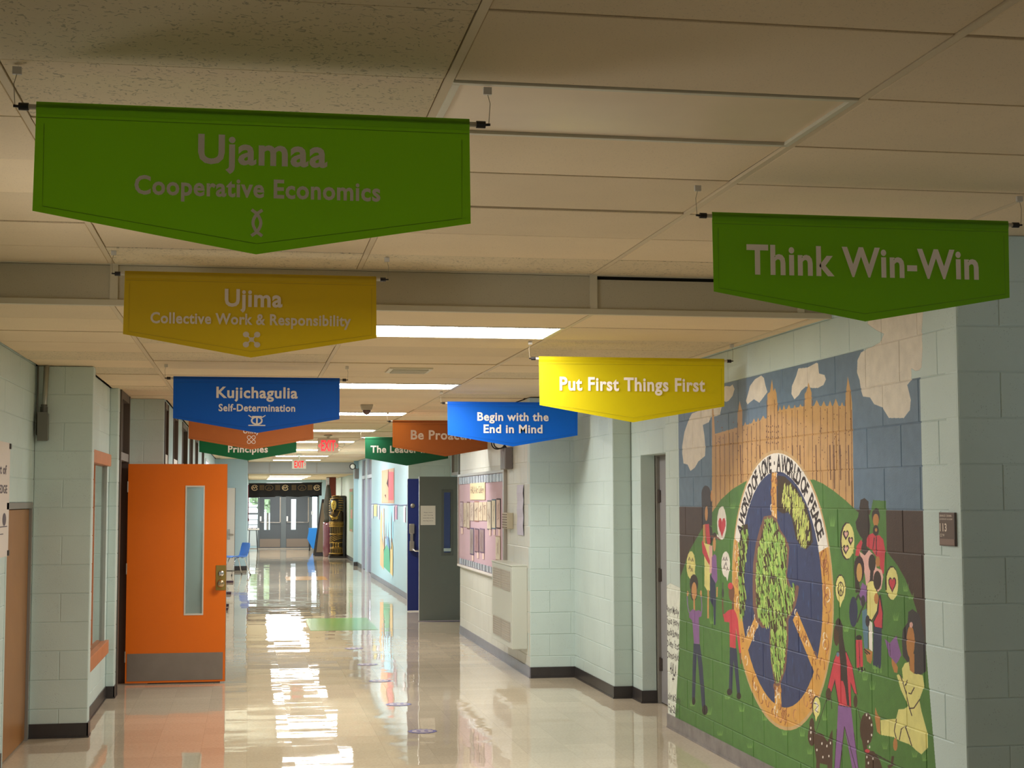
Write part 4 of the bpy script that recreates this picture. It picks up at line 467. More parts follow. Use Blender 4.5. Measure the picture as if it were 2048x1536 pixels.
AQUA = (202, 219, 214)
mat_wall = paint_block('aqua_block_paint', AQUA)
mat_mural = paint_block('mural_block_paint', AQUA, .5, MUR)
mat_white_block = paint_block('pale_block_paint', (214, 216, 206), .4)
mat_far = M('pale_blue_wall_paint', (178, 206, 214), .45, var=.04, vscale=2, bump=.1, bscale=30)
mat_tile = tile_mat('ceiling_tile_speckled', (236, 213, 176), False)
mat_fiss = tile_mat('ceiling_tile_fissured', (226, 206, 170), True)
mat_rail = M('grid_enamel', (216, 196, 162), .6)
mat_base = M('black_vinyl_base', (58, 54, 54), .35, var=.25, vscale=14)
mat_scuff = M('scuffed_vinyl_base', (132, 126, 124), .4, var=.6, vscale=9)
mat_plenum = M('dark_plenum', (28, 24, 20), .9)
mat_black = M('black_plastic', (24, 20, 22), .35)
mat_steel = M('brushed_steel', (168, 160, 150), .38, metal=.9, var=.12, vscale=20)
mat_chrome = M('chrome', (225, 225, 228), .12, metal=1)
mat_bronze = M('dark_bronze_frame', (88, 76, 68), .45)
mat_grey = M('grey_door_paint', (98, 104, 98), .4, var=.05)
mat_oak = M('orange_oak', (196, 126, 84), .4, var=.15, vscale=9)
mat_white = M('white_paint', (232, 228, 222), .45)
mat_letter = M('banner_lettering', (244, 232, 222), .6)

# ------------------------------------------------------------------ floor and walls
fl = G().box(-3.2, 6, -3.2, 53.2, -.1, 0).build('floor', floor_mat(), None, (0, 0, 0)); struct(fl)
H, L = 2.8448, 2.6416
block_wall('wall_left', (-1.52, -3), LW, 11.4, H, mat_wall, blocks=False, openings=[(8.0, 9.4, 1.0, 2.2)])
block_wall('wall_left', (-1.52, 8.4), LW, 2.9, H, mat_wall, phase=.1, openings=[(1.68, 2.86, 0, 1.6656)], label='aqua block wall beside the low timber door')
block_wall('wall_left', (-1.52, 11.3), RN, .4, L, mat_wall, phase=.2, label='aqua block pier with conduit on it')
block_wall('wall_left', (-1.12, 11.307), LW, .143, L, mat_wall, phase=.2)
block_wall('wall_left', (-1.19, 11.45), LW, 2.0, L, mat_wall, phase=.1, openings=[(.35, 1.86, .44, 2.0)])
block_wall('wall_left', (-1.19, 13.45), RN, .07, L, mat_wall, phase=.2)
block_wall('wall_left', (-1.12, 13.457), LW, .163, L, mat_wall, phase=.2)
block_wall('wall_left', (-1.12, 14.60), LW, .25, L, mat_wall, phase=.2)
block_wall('wall_left', (-1.19, 14.85), RN, .38, L, mat_wall, phase=.19, label='aqua block pier just behind the open orange door')
LD = [(14.95, 15.55), (16.6, 17.6), (18.8, 20.3), (21.1, 22.2), (23.3, 24.4), (26.5, 27.6)]
block_wall('wall_left', (-.81, 14.857), LW, 22.043, L, mat_far, blocks=False, openings=[(a-14.85, b-14.85, 0, L-.02) for a, b in LD]+[(28.7-14.85, 31.7-14.85, 1.1, 2.45)])
block_wall('wall_left', (-.93, 36.9), RN, .88, L, mat_far, blocks=False)
block_wall('wall_left', (-.05, 36.907), LW, 16.2, L, mat_far, blocks=False)
block_wall('wall_right', (3.06, 6.22), RN, 2.2, H, mat_wall, phase=.20, label='shaded block wall facing the camera at far right')
mw = block_wall('wall_right', (3.06, 11.0), RW_, 4.772, H, mat_mural, phase=.3128, label='block wall painted with the peace sign mural')
block_wall('wall_right', (3.21, 12.62), RW_, 1.62, L, mat_wall, phase=.2, openings=[(.31, 1.25, -.1, 2.04)])
block_wall('wall_right', (3.05, 12.63), RN, .16, L, mat_wall, phase=.2)
block_wall('wall_right', (3.05, 14.24), RW_, 1.602, L, mat_wall, phase=.05)
block_wall('wall_right', (2.62, 14.2), RN, .44, L, mat_wall, phase=-.013, label='aqua block return beside the wall heater')
block_wall('wall_right', (2.62, 19.05), RW_, 4.842, L, mat_white_block, phase=.1, label='pale block wall carrying the pink notice board')
block_wall('wall_right', (3.3, 25.2), RW_, 6.15, L, mat_far, blocks=False, openings=[(25.2-21.9, 25.2-21.0, -.1, 2.03), (25.2-23.8, 25.2-22.9, -.1, 2.03)])
block_wall('wall_right', (2.6, 25.2), RN, .75, L, mat_wall, phase=.2)
block_wall('wall_right', (2.62, 33.2), RW_, 7.99, L, mat_far, blocks=False)
block_wall('wall_right', (2.70, 38.6), RW_, 5.45, L, mat_far, blocks=False, openings=[(1.5, 2.6, 0, L-.02), (3.1, 5.35, 0, L-.02)])
block_wall('wall_right', (2.60, 38.6), RN, .2, L, mat_far, blocks=False)
block_wall('wall_right', (2.76, 53.2), RW_, 14.6, L, M('pale_green_wall_paint', (190, 200, 186), .5, var=.04), blocks=False)
# return walls that only show from the side
for n, x0, x1, y0, y1, z1, m in [('wall_right', 3.18, 3.36, 10.88, 11.0, H, mat_wall), ('wall_right', 2.74, 3.42, 18.93, 19.05, L, mat_wall), ('wall_right', 3.17, 3.36, 12.64, 12.75, L, mat_wall),
                            ('wall_back', -1.7, 6, -3.2, -3.0, H, mat_wall), ('wall_right', 5.2, 5.3, -3, 4.3, H, mat_wall), ('wall_right', 5.2, 5.3, 5.2, 6.3, H, mat_wall),
                            ('wall_right', 5.2, 5.3, 4.3, 5.2, 1.9, mat_wall), ('wall_right', 5.2, 5.3, 4.3, 5.2, 2.5, mat_wall)]:
    z0 = 0
    if z1 == 2.5: z0, z1 = 2.5, H
    struct(boxo(n, x0, x1, y0, y1, z0, z1, m))
# added unseen shell behind the corridor walls, blocks sky light at wall gaps
msk = M('seal_shell', (90, 86, 80), .9)
for x0, x1, y0, y1, z0, z1 in [(3.56, 3.66, 6.36, 53.3, -.1, 3.2), (-2.75, -2.65, 7.0, 26.0, -.1, 3.2), (-2.75, -2.65, 34.5, 53.3, -.1, 3.2), (-2.75, 3.66, 6.36, 53.3, 3.15, 3.2), (-2.7, -1.62, 6.95, 7.05, -.1, 3.2),
                              (-2.7, -.9, 26.0, 26.1, -.1, 3.2), (-2.7, -.9, 34.4, 34.5, -.1, 3.2), (-1.7, 5.4, -3.2, 6.5, 3.1, 3.2), (-2.7, -.05, 53.0, 53.1, -.1, 3.2), (2.8, 3.6, 53.0, 53.1, -.1, 3.2)]:
    struct(boxo('light_seal', x0, x1, y0, y1, z0, z1, msk))
# black vinyl skirting
def base(name, p0, rot, a, b, mat=mat_base):
    g = G().box(a, b, -.008, .001, 0, .102).box(a, b, -.013, -.007, 0, .012)
    o = g.build(name, mat, None, (0, 0, 0)); o.location = (*p0, 0); o.rotation_euler = (0, 0, rot); struct(o)
for p0, rot, a, b in [((-1.52, 8.4), LW, 0, 1.66), ((-1.52, 11.3), RN, 0, .408), ((-1.12, 11.3), LW, -.008, .15), ((-1.19, 11.45), LW, 0, 2.0), ((-1.19, 13.45), RN, 0, .078), ((-1.12, 13.45), LW, -.008, .15),
                      ((-1.12, 14.85), RN, 0, .318), ((-.93, 36.9), RN, .12, .88), ((-.05, 36.9), LW, 0, 15.9), ((-.81, 28.0), LW, 0, 8.9)]:
    base('baseboard_left', p0, rot, a, b)
for p0, rot, a, b in [((3.06, 6.22), RN, 0, 2), ((3.21, 12.62), RW_, 0, .318), ((3.21, 12.31), RN, 0, .13), ((3.05, 12.63), RN, 0, .16), ((3.05, 14.2), RW_, 0, 1.578), ((2.62, 14.2), RN, 0, .43),
                      ((2.6, 25.2), RN, 0, .7), ((2.60, 38.6), RN, 0, .17), ((2.76, 53), RW_, 0, 14.3), ((2.70, 38.6), RW_, 0, 1.5), ((3.3, 25.2), RW_, 0, 1.4)]:
    base('baseboard_right', p0, rot, a, b)
base('baseboard_right', (3.06, 11.0), RW_, 0, 4.79, mat_scuff); base('baseboard_right', (2.62, 19.05), RW_, 0, 4.86, M('grey_vinyl_base', (120, 118, 128), .35, var=.3, vscale=6)); base('baseboard_right', (2.62, 33.2), RW_, 0, 8.0, M('grey_vinyl_base', (120, 118, 128)))

# ------------------------------------------------------------------ ceilings
COLX = [-3.12, -1.901, -.682, .537, 1.757, 2.976, 4.195, 5.2]
TM = {}
def tile_mesh(wx, wy, mat):
    k = (round(wx, 3), round(wy, 3), mat.name)
    if k in TM: return TM[k]
    e = .0045; g = G(); x, y = wx/2-e, wy/2-e
    g.add([(-x+.002, -y+.002, 0), (x-.002, -y+.002, 0), (x-.002, y-.002, 0), (-x+.002, y-.002, 0), (-x, -y, .002), (x, -y, .002), (x, y, .002), (-x, y, .002), (-x, -y, .016), (x, -y, .016), (x, y, .016), (-x, y, .016)],
          [(3, 2, 1, 0), (0, 1, 5, 4), (1, 2, 6, 5), (2, 3, 7, 6), (3, 0, 4, 7), (4, 5, 9, 8), (5, 6, 10, 9), (6, 7, 11, 10), (7, 4, 8, 11), (8, 9, 10, 11)])
    me = bpy.data.meshes.new('ceiling_tile'); me.from_pydata(g.v, [], g.f); me.materials.append(mat); me.update(); TM[k] = me; return me
def ceiling(zc, ystart, n, xr, skip, fiss, ylast=None, label=None):
    y1 = ystart+.6096*n; xs = xr(ystart)
    c = G().box(-3.2 if zc > 2.7 else -1.6, 5.3 if zc > 2.7 else 3.45, ystart, y1, zc+.03, zc+.08).build('ceiling', mat_plenum, None, (0, 0, 0)); struct(c)
    if label: c['label'] = label
    for k in range(n):
        ya = ystart+.6096*k; x_lo, x_hi = xr(ya+.3)
        for i in range(len(COLX)-1):
            a, b = max(COLX[i], x_lo), min(COLX[i+1], x_hi)
            if b-a < .03 or (i, k) in skip: continue
            o = bpy.data.objects.new('ceiling_tile', tile_mesh(b-a-.02, .6096, mat_fiss if (i, k) in fiss else mat_tile)); C.objects.link(o); o.parent = c
            o.location = ((a+b)/2, ya+.3048, zc+random.choice([0, 0, 0, .002, .004])); o.rotation_euler = (random.uniform(-.004, .004), random.uniform(-.0008, .0008), 0)
            if random.random() < .12: o.location.z += .006
    for i in range(1, len(COLX)-1):
        x = COLX[i]; lo, hi = xr(ystart+.3)
        ys = [ystart+.6096*k for k in range(n) if xr(ystart+.6096*k+.3)[0] < x-.02 and xr(ystart+.6096*k+.3)[1] > x+.02]
        if ys: boxo('ceiling_rail', x-.012, x+.012, min(ys), max(ys)+.6096, zc-.0004, zc+.012, mat_rail, c)
    return c
def xr_low(y):
    lo = -1.52 if y < 11.3 else (-1.19 if y < 14.85 else (-.81 if y < 36.9 else -.05))
    hi = 3.06 if y < 11 else (3.21 if y < 12.63 else (3.05 if y < 14.2 else (2.62 if y < 19.05 else (3.3 if y < 25.2 else (2.62 if y < 33.2 else (2.70 if y < 38.6 else 2.76))))))
    return lo, hi
YB = 7.782
fis_hi = {(1, 7+5), (2, 5), (2, 6), (2, 7)} | {(i, 13) for i in range(7)}
n_hi = 18; y_hi = YB-.6096*n_hi
fis_hi = {(2, 10), (2, 11), (2, 12), (2, 9)} | {(i, n_hi-1) for i in range(2, 5)} | {(4, n_hi-1)}
skip_hi = {(3, 12)}
ceiling(H, y_hi, n_hi, lambda y: (-1.52, 5.2), skip_hi, fis_hi, label='higher stained tile ceiling over the lobby')
Y_LOW = 8.334-.6096
n_lo = 53
lights_k = [1, 8, 15, 22, 29, 36, 43, 49]
fl_rnd = random.Random(5)
ceiling(L, Y_LOW, n_lo, xr_low, {(3, k) for k in lights_k}, {(i, k) for i in range(7) for k in range(53) if fl_rnd.random() < .12} | {(4, 3), (4, 2)}, label='lower tile ceiling along the corridor')
ZF = 2.342; YF = Y_LOW+.6096*n_lo
fk = [6, 10, 14, 18]
ceiling(ZF, YF, 21, lambda y: (-.05, 2.76), {(3, k) for k in fk}, set(), label='lowest tile ceiling before the entrance doors')
# drop between the lobby ceiling and the corridor ceiling
def drop(name, y, x0, x1, zt, zb, joints, m, mj, label):
    d = boxo(name, x0, x1, y+.03, y+.05, zb, zt+.06, mat_plenum); struct(d); d['label'] = label
    xs = [x0]+joints+[x1]
    for a, b in zip(xs, xs[1:]):
        ga = .018 if a in joints else 0; gb = .018 if b in joints else 0
        boxo('drop_panel', a+ga, b-gb, y+.012, y+.026, zb+.026, zt-.006-(.016 if a > 1.5 and y < 10 else 0), m, d)
    for j in joints: boxo('joint_strip', j-.019, j+.019, y, y+.02, zb+.02, zt, mj, d)
    boxo('bottom_angle', x0, x1, y-.004, y+.028, zb-.004, zb+.026, mj, d, bev=.002)
    boxo('top_angle', x0, x1, y-.012, y+.02, zt-.004, zt+.004, mj, d)
drop('trim_1', Y_LOW-.055, -1.52, 3.06, H, L, [-.670, 1.757, 2.89], tile_mat('drop_panel_face', (196, 186, 160), False), M('drop_strip', (206, 196, 170), .5), 'short tiled drop between lobby and corridor ceilings')
drop('trim_2', YF-.055, -.05, 2.76, L, ZF, [.507, 1.725], M('far_drop_panel', (196, 196, 196), .7), M('far_drop_strip', (184, 180, 176), .5), 'far tiled drop above the second exit sign')

# ------------------------------------------------------------------ lights in the ceiling
mat_lit = M('lit_diffuser', (255, 250, 245), .6, emit=(254, 251, 247), es=LAMP)
mat_unlit = M('unlit_diffuser', (236, 212, 178), .35, var=.08, vscale=4)
mat_rim = M('fixture_rim', (214, 206, 182), .4)
def fixture(label, zc, y0, lit, group=None):
    x0, x1 = .549, 1.745; t = thing('ceiling_light', label, 'ceiling light', ((x0+x1)/2, y0+.3048, zc), group)
    a, b = y0+.006, y0+.6036
    g = G().box(x0, x1, a, a+.022, zc-.004, zc+.02).box(x0, x1, b-.022, b, zc-.004, zc+.02).box(x0, x0+.022, a+.022, b-.022, zc-.004, zc+.02).box(x1-.022, x1, a+.022, b-.022, zc-.004, zc+.02)
    g.build('frame', mat_rim, t, bev=.002)
    g = G(); nx, ny = 16, 6; v = []; f = []
    for j in range(ny+1):
        for i in range(nx+1):
            u, w_ = i/nx, j/ny
            sag = 0 if lit else .018*math.sin(PI*u)*math.sin(PI*w_)*(.4+.6*(1-w_))
            v.append((x0+.02+(x1-x0-.04)*u, a+.02+(b-a-.04)*w_, zc+.006-sag))
    for j in range(ny):
        for i in range(nx):
            k = j*(nx+1)+i; f.append((k, k+nx+1, k+nx+2, k+1))
    g.add(v, f).build('diffuser', mat_lit if lit else mat_unlit, t, smooth=True)
    boxo('housing', x0+.01, x1-.01, a+.01, b-.01, zc+.012, zc+.09, mat_rail, t)
fixture('unlit ceiling light with a stained sagging diffuser', H, y_hi+.6096*12, False)
for k, lb in zip(lights_k, ['largest lit ceiling light, just past the ceiling drop', 'second lit ceiling light, beyond the air vent', 'third lit ceiling light, behind the dome camera', 'fourth lit ceiling light, in front of the red exit sign',
                            'fifth lit ceiling light, level with the red exit sign', 'sixth lit ceiling light, below the red exit sign', 'seventh lit ceiling light, above the paler exit sign', 'eighth lit ceiling light, last before the far drop']):
    fixture(lb, L, Y_LOW+.6096*k, True)
for k, lb in zip(fk, ['first lit light past the far ceiling drop', 'second lit light past the far ceiling drop', 'third lit light past the far drop, above the black valance', 'last lit light, directly above the black valance']):
    fixture(lb, ZF, YF+.6096*k, True)
# ------------------------------------------------------------------ hanging banners
def arc(cx, cy, r, a0, a1, n=14, ry=None):
    ry = ry or r
    return [(cx+r*math.cos(a0+(a1-a0)*k/n), cy+ry*math.sin(a0+(a1-a0)*k/n)) for k in range(n+1)]
def thin(m, col, tr):
    # light passes a little through the cloth
    nt = m.node_tree
    if 'thin' in nt.nodes: return
    tl = nt.nodes.new('ShaderNodeBsdfTranslucent'); tl.name = 'thin'; tl.inputs[0].default_value = (*lin(col), 1)
    mx = nt.nodes.new('ShaderNodeMixShader'); mx.inputs[0].default_value = tr
    out = nt.nodes['Material Output']; pb = nt.nodes['Principled BSDF']
    nt.links.new(pb.outputs[0], mx.inputs[1]); nt.links.new(tl.outputs[0], mx.inputs[2]); nt.links.new(mx.outputs[0], out.inputs[0])
def banner(label, x0, Y, zt, zc, col, lines, emblem=None, lc=None, wd=1.175, lift=0., tr=.5):
    x1 = x0+wd; xc = (x0+x1)/2
    t = thing('hanging_banner', label, 'banner', (xc, Y, zt), 'pointed banners hung from the ceiling')
    mname = 'banner_fabric_%d_%d_%d' % col
    m = M(mname, col, .55, bump=.15, bscale=400)
    thin(m, col, tr)
    n = 24; v = []; f = []; ph = random.uniform(0, 6)
    def bot(u): return zt-.298-.102*(1-abs(2*u-1))
    rows = 7
    for j in range(rows+1):
        for i in range(n+1):
            u = i/n; s = j/rows; z = zt-.033+(bot(u)-zt+.033)*s
            v.append((x0+wd*u+(.004*math.sin(ph+u*3)*s), Y+.0022*math.sin(u*9+ph)*s, z))
    for j in range(rows):
        for i in range(n):
            k = j*(n+1)+i; f.append((k, k+n+1, k+n+2, k+1))
    G().add(v, f).build('fabric', m, t, smooth=True)
    # sleeve round the rod
    g = G(); prof = [(Y+.001-.004*math.sin(PI*k/8), zt-.034*k/8) for k in range(9)]
    for (ya, za), (yb, zb) in zip(prof, prof[1:]): g.add([(x0, ya, za), (x0, yb, zb), (x1, yb, zb), (x1, ya, za)], [(0, 1, 2, 3)])
    g.build('rod_sleeve', m, t, smooth=True)
    o, r, u = (xc, Y, zt), (1, 0, 0), (0, 0, 1)
    g = G(); e = .022; h2 = wd/2
    ms = M('stitch_%d' % (col[0]), tuple(int(c*.72) for c in col), .7)
    stroke(g, [(-h2+.004, -.044), (h2-.004, -.044)], .0016, o, r, u, (0, -.004, 0))
    stroke(g, [(-h2+e, -.06), (-h2+e, -.298+e*.6), (0, -.4+e*1.3), (h2-e, -.298+e*.6), (h2-e, -.06)], .0016, o, r, u, (0, -.004, 0))
    g.build('stitching', ms, t)
    G().tube([(x0-.022, Y+.006, zt-.014), (x1+.022, Y+.006, zt-.014)], .0075, 8).build('rod', M('pale_rod', (190, 180, 160), .4), t)
    for sx, xe in ((-1, x0-.02), (1, x1+.02)):
        G().tube([(xe, Y+.006, zt-.014), (xe+sx*.026, Y+.006, zt-.014)], .0105, 10).tube([(xe+sx*.026, Y+.006, zt-.014), (xe+sx*.040, Y+.006, zt-.013)], .004, 6).build('end_cap', mat_black, t)
        xw = xe+sx*.036
        G().tube([(xw, Y+.006, zt-.010), (xw+sx*.004, Y+.006, (zt+zc)/2), (xw-sx*.004, Y+.006, zc-.018)], .0011, 5).build('hanging_wire', M('wire', (150, 140, 120), .4, metal=.6), t)
        boxo('ceiling_clip', xw-.012-sx*.004, xw+.012-sx*.004, Y, Y+.012, zc-.022, zc-.001, M('clear_clip', (206, 200, 190), .2), t, bev=.001)
    ml = M('lettering_%s' % (lc,), lc, .6) if lc else mat_letter
    for s, cx, base, cap, wid in lines:
        g = G(); text(g, s, cx, base, cap, wid, o, r, u, (0, -.0052, 0)); g.build('lettering', ml, t)
    if emblem:
        g = G(); emblem(g, o, r, u, (0, -.0052, 0)); g.build('emblem', ml, t)
def em_ujamaa(g, o, r, u, l):
    c = -.314
    for s in (-1, 1):
        p = [(s*.010*0, 0)]
        pts = []
        for k in range(17):
            q = -1+2*k/16; w_ = .0125*math.cos(q*PI*.72)/1. if abs(q) < .99 else 0
            pts.append((s*(.0105*math.cos(q*PI*.70)-(.0 if abs(q) < .7 else (abs(q)-.7)*.028)), c+q*.036))
        stroke(g, pts, .0085, o, r, u, l)
def em_ujima(g, o, r, u, l):
    c = -.315
    disc(g, 0, c, .011, .011, o, r, u, l)
    for sx in (-1, 1):
        for sy in (-1, 1):
            disc(g, sx*.026, c+sy*.024, .0145, .0135, o, r, u, l)
            stroke(g, [(0, c), (sx*.022, c+sy*.020)], .006, o, r, u, l)
def em_kuji(g, o, r, u, l):
    c = -.312
    stroke(g, arc(-.001, c, .036, 0, 2*PI, 20, .026), .012, o, r, u, l); stroke(g, [(0, c-.024), (0, c+.026)], .012, o, r, u, l)
    stroke(g, [(-.06, c-.034), (.06, c-.034)], .008, o, r, u, l); stroke(g, [(-.034, c+.029), (.034, c+.029)], .009, o, r, u, l)
    stroke(g, [(-.06, c+.038), (-.038, c+.024), (-.02, c+.02)], .007, o, r, u, l); stroke(g, [(.06, c+.038), (.038, c+.024), (.02, c+.02)], .007, o, r, u, l)
def em_unity(g, o, r, u, l):
    c = -.305; w_ = .006
    for sx in (-1, 1):
        for sy in (-1, 1):
            stroke(g, arc(sx*.022, c+sy*.022, .016, math.atan2(sy, sx)-2.0, math.atan2(sy, sx)+2.0, 12), w_, o, r, u, l)
        stroke(g, [(-.03*sx-.006, c-.012), (.012, c+.030*1) if sx > 0 else (.036, c-.012-.0)], .0001, o, r, u, l)
    for k in (-.011, .011):
        stroke(g, [(-.022+k, c-.022-k), (.022+k, c+.022-k)], w_, o, r, u, l); stroke(g, [(-.022+k, c+.022+k), (.022+k, c-.022+k)], w_, o, r, u, l)
GREEN, OLIVE, BLUE, ORANGE, DGREEN, YELLOW = (112, 170, 8), (182, 152, 6), (6, 88, 190), (198, 114, 58), (14, 108, 62), (230, 212, 10)
banner('large green banner reading Ujamaa Cooperative Economics', -.575, 4.17, 2.750, H, GREEN, [('Ujamaa', .015, -.152, .078, .350), ('Cooperative Economics', .005, -.243, .050, .664)], em_ujamaa)
banner('olive yellow banner reading Ujima Collective Work & Responsibility', -.585, 7.25, 2.750, H, OLIVE, [('Ujima', .008, -.157, .080, .269), ('Collective Work & Responsibility', 0, -.243, .050, .934)], em_ujima, lc=(190, 172, 150))
banner('dark blue banner reading Kujichagulia Self-Determination', -.54, 11.0, 2.555, L, BLUE, [('Kujichagulia', 0, -.149, .077, .574), ('Self-Determination', 0, -.245, .050, .540)], em_kuji)
banner('orange banner with a knot emblem, mostly behind the Kujichagulia banner', -.575, 14.7, 2.555, L, ORANGE, [('Unity', 0, -.245, .050, .155)], em_unity)
banner('dark green banner reading Principles, left of the first exit sign', -.61, 18.85, 2.555, L, DGREEN, [('Principles', 0, -.30, .080, .48)])
banner('right-hand green banner reading Think Win-Win', 1.685, 5.38, 2.745, H, (104, 164, 10), [('Think Win-Win', 0, -.228, .108, .925)], wd=1.185)
banner('bright yellow banner reading Put First Things First', 1.73, 9.06, 2.548, L, YELLOW, [('Put First Things First', 0, -.205, .080, .92)])
banner('bright blue banner reading Begin with the End in Mind', 1.735, 13.45, 2.550, L, (4, 116, 246), [('Begin with the', 0, -.168, .073, .65), ('End in Mind', 0, -.278, .073, .537)], wd=1.19)
banner('brown orange banner reading Be Proactive', 1.555, 16.8, 2.553, L, (160, 86, 30), [('Be Proactive', 0, -.21, .10, .77)], tr=.12)
banner('dark green banner reading The Leader in Me, behind the Be Proactive banner', 1.587, 21.3, 2.548, L, (8, 88, 54), [('The Leader in Me', 0, -.217, .095, 1.02)], tr=.15)

# ------------------------------------------------------------------ left side: poster, timber door, conduit, display case, orange door
def emp(name, loc, kind='structure', label=None):
    o = bpy.data.objects.new(name, None); C.objects.link(o); o.location = loc; WL[o] = Vector(loc); o['kind'] = kind
    if label: o['label'] = label
    return o
t = thing('wall_poster', 'white paper poster with lettering, cut off at the left edge', 'poster', (-1.515, 9.6, 1.33))
boxo('sheet', -1.519, -1.516, 8.9, 10.165, 1.325, 2.045, M('poster_paper', (226, 214, 204), .6), t)
g = G(); O, Rr, U = (-1.516, 9.6, 0), (0, 1, 0), (0, 0, 1)
text(g, 'is part of', .12, 1.845, .055, .62, O, Rr, U, (.0012, 0, 0)); text(g, 'KNOWLEDGE', .06, 1.725, .05, .82, O, Rr, U, (.0012, 0, 0))
stroke(g, [(.15, 1.515), (.5, 1.515)], .006, O, Rr, U, (.0012, 0, 0)); stroke(g, [(.0, 1.47), (.35, 1.47)], .006, O, Rr, U, (.0012, 0, 0))
disc(g, .38, 1.56, .07, .04, O, Rr, U, (.0012, 0, 0))
g.build('lettering', M('poster_ink', (96, 84, 92), .6), t)
for z in (2.02, 1.34): boxo('corner_clip', -1.516, -1.509, 10.13, 10.175, z-.012, z+.022, mat_black, t)
d = emp('door_1', (-1.52, 10.68, 0), label='low brown timber door in the left wall')
boxo('door_panel', -1.56, -1.535, 10.13, 11.21, .01, 1.618, M('brown_timber', (158, 108, 58), .4, var=.14, vscale=5), d, bev=.003)
boxo('door_head', -1.6, -1.516, 10.08, 11.26, 1.622, 1.664, M('grey_frame', (140, 136, 130), .5), d)
for a, b in ((10.08, 10.125), (11.215, 11.26)): boxo('door_jamb', -1.6, -1.517, a, b, 0, 1.62, mat_wall if a < 11 else M('grey_frame', (140, 136, 130)), d)
boxo('door_back', -1.64, -1.6, 10.08, 11.26, 0, 1.66, mat_plenum, d)
t = thing('conduit_box', 'grey steel switch box on a pipe in the corner by the left pier', 'electrical box', (-1.46, 11.27, 2.1))
G().box(-1.488, -1.42, 11.20, 11.29, 2.105, 2.30).build('box', M('grey_enamel_box', (128, 132, 124), .4, metal=.3), t, bev=.006)
G().tube([(-1.452, 11.25, 2.30), (-1.450, 11.25, 2.36), (-1.440, 11.25, L)], .019, 12).build('pipe', M('galvanised_pipe', (170, 172, 164), .35, metal=.6), t, smooth=True)
G().tube([(-1.453, 11.25, 2.295), (-1.452, 11.25, 2.345)], .026, 10).tube([(-1.452, 11.25, 2.348), (-1.452, 11.25, 2.362)], .023, 10).build('coupling', M('dark_coupling', (90, 88, 80), .4, metal=.5), t)
G().tube([(-1.50, 11.25, L), (-1.50, 11.255, 2.15), (-1.485, 11.255, 2.13)], .007, 8).build('side_pipe', M('dark_coupling', (90, 88, 80)), t)
boxo('cover_plate', -1.49, -1.418, 11.196, 11.202, 2.10, 2.305, M('cover_plate', (112, 112, 104), .4, metal=.3), t)
t = thing('display_case', 'recessed wall case with orange wood rails, left of the orange door', 'display case', (-1.19, 12.6, .4))
boxo('top_rail', -1.215, -1.165, 11.75, 13.38, 1.965, 2.065, mat_oak, t, bev=.004)
boxo('bottom_rail', -1.215, -1.16, 11.75, 13.38, .39, .50, mat_oak, t, bev=.004)
boxo('back_board', -1.30, -1.285, 11.8, 13.31, .44, 2.0, M('case_back', (168, 176, 168), .6), t)
for a, b in ((11.8, 11.83), (13.28, 13.31)): boxo('side_post', -1.30, -1.19, a, b, .44, 2.0, mat_oak if a < 12 else M('case_side', (176, 184, 178), .5), t)
boxo('glass', -1.215, -1.211, 11.83, 13.28, .5, 1.965, M('case_glass', (240, 250, 245), .02, trans=1), t)
# classroom doorway and its open orange door
d = emp('door_2', (-1.12, 14.1, 0), label='dark framed doorway with transom, orange door standing open')
for a, b in ((13.62, 13.68), (14.53, 14.60)): boxo('door_jamb', -1.24, -1.105, a, b, 0, L, mat_bronze, d, bev=.002)
boxo('transom_bar', -1.23, -1.11, 13.68, 14.53, 2.03, 2.10, M('grey_frame', (140, 136, 130)), d)
boxo('head', -1.23, -1.11, 13.68, 14.53, L-.07, L, mat_bronze, d)
boxo('mullion', -1.20, -1.13, 14.05, 14.09, 2.10, L-.07, mat_bronze, d)
boxo('transom_glass', -1.175, -1.17, 13.68, 14.53, 2.10, L-.07, M('dusky_glass', (112, 104, 92), .1), d)
boxo('room_beyond', -2.6, -1.9, 13.0, 15.4, 0, L, M('room_beyond', (112, 92, 72), .8), d)
t = thing('orange_door', 'bright orange classroom door standing open into the corridor', 'door', (-1.10, 14.42, 0))
mo = M('orange_door_paint', (226, 108, 4), .38, var=.03)
g = G(); X0, X1, Ya, Yb, Z0, Z1 = -1.100, -.205, 14.40, 14.445, .012, 2.01
for q in sub_rects([(X0, X1, Z0, Z1)], (-.583, -.408, .62, 1.81)): g.box(q[0], q[1], Ya, Yb, q[2], q[3])
g.build('panel', mo, t)
boxo('edge_strip', X1, X1+.004, Ya, Yb, Z0, Z1, mat_steel, t)
g = G(); gf = M('vision_frame', (206, 200, 186), .4)
for x0, x1, z0, z1 in ((-.583, -.571, .62, 1.81), (-.42, -.408, .62, 1.81), (-.571, -.42, .62, .634), (-.571, -.42, 1.796, 1.81)): g.box(x0, x1, Ya-.004, Yb+.004, z0, z1)
g.build('vision_frame', gf, t)
boxo('glass_pane', -.571, -.42, 14.42, 14.426, .634, 1.796, M('wired_glass', (205, 222, 214), .12, trans=.8), t)
G().box(-1.085, -.225, Ya-.003, Ya, .03, .278).build('kick_plate', M('kick_plate', (150, 140, 132), .35, metal=.7, var=.12, vscale=8), t)
boxo('lock_plate', -.298, -.206, Ya-.006, Ya, .845, 1.075, M('brass', (170, 148, 84), .3, metal=.8), t, bev=.002)
G().lathe([(.026, 0), (.028, .006), (.024, .012), (.012, .014)], (-.250, Ya-.006, 1.0), (0, -1, 0), 20).build('deadbolt', mat_chrome, t, smooth=True)
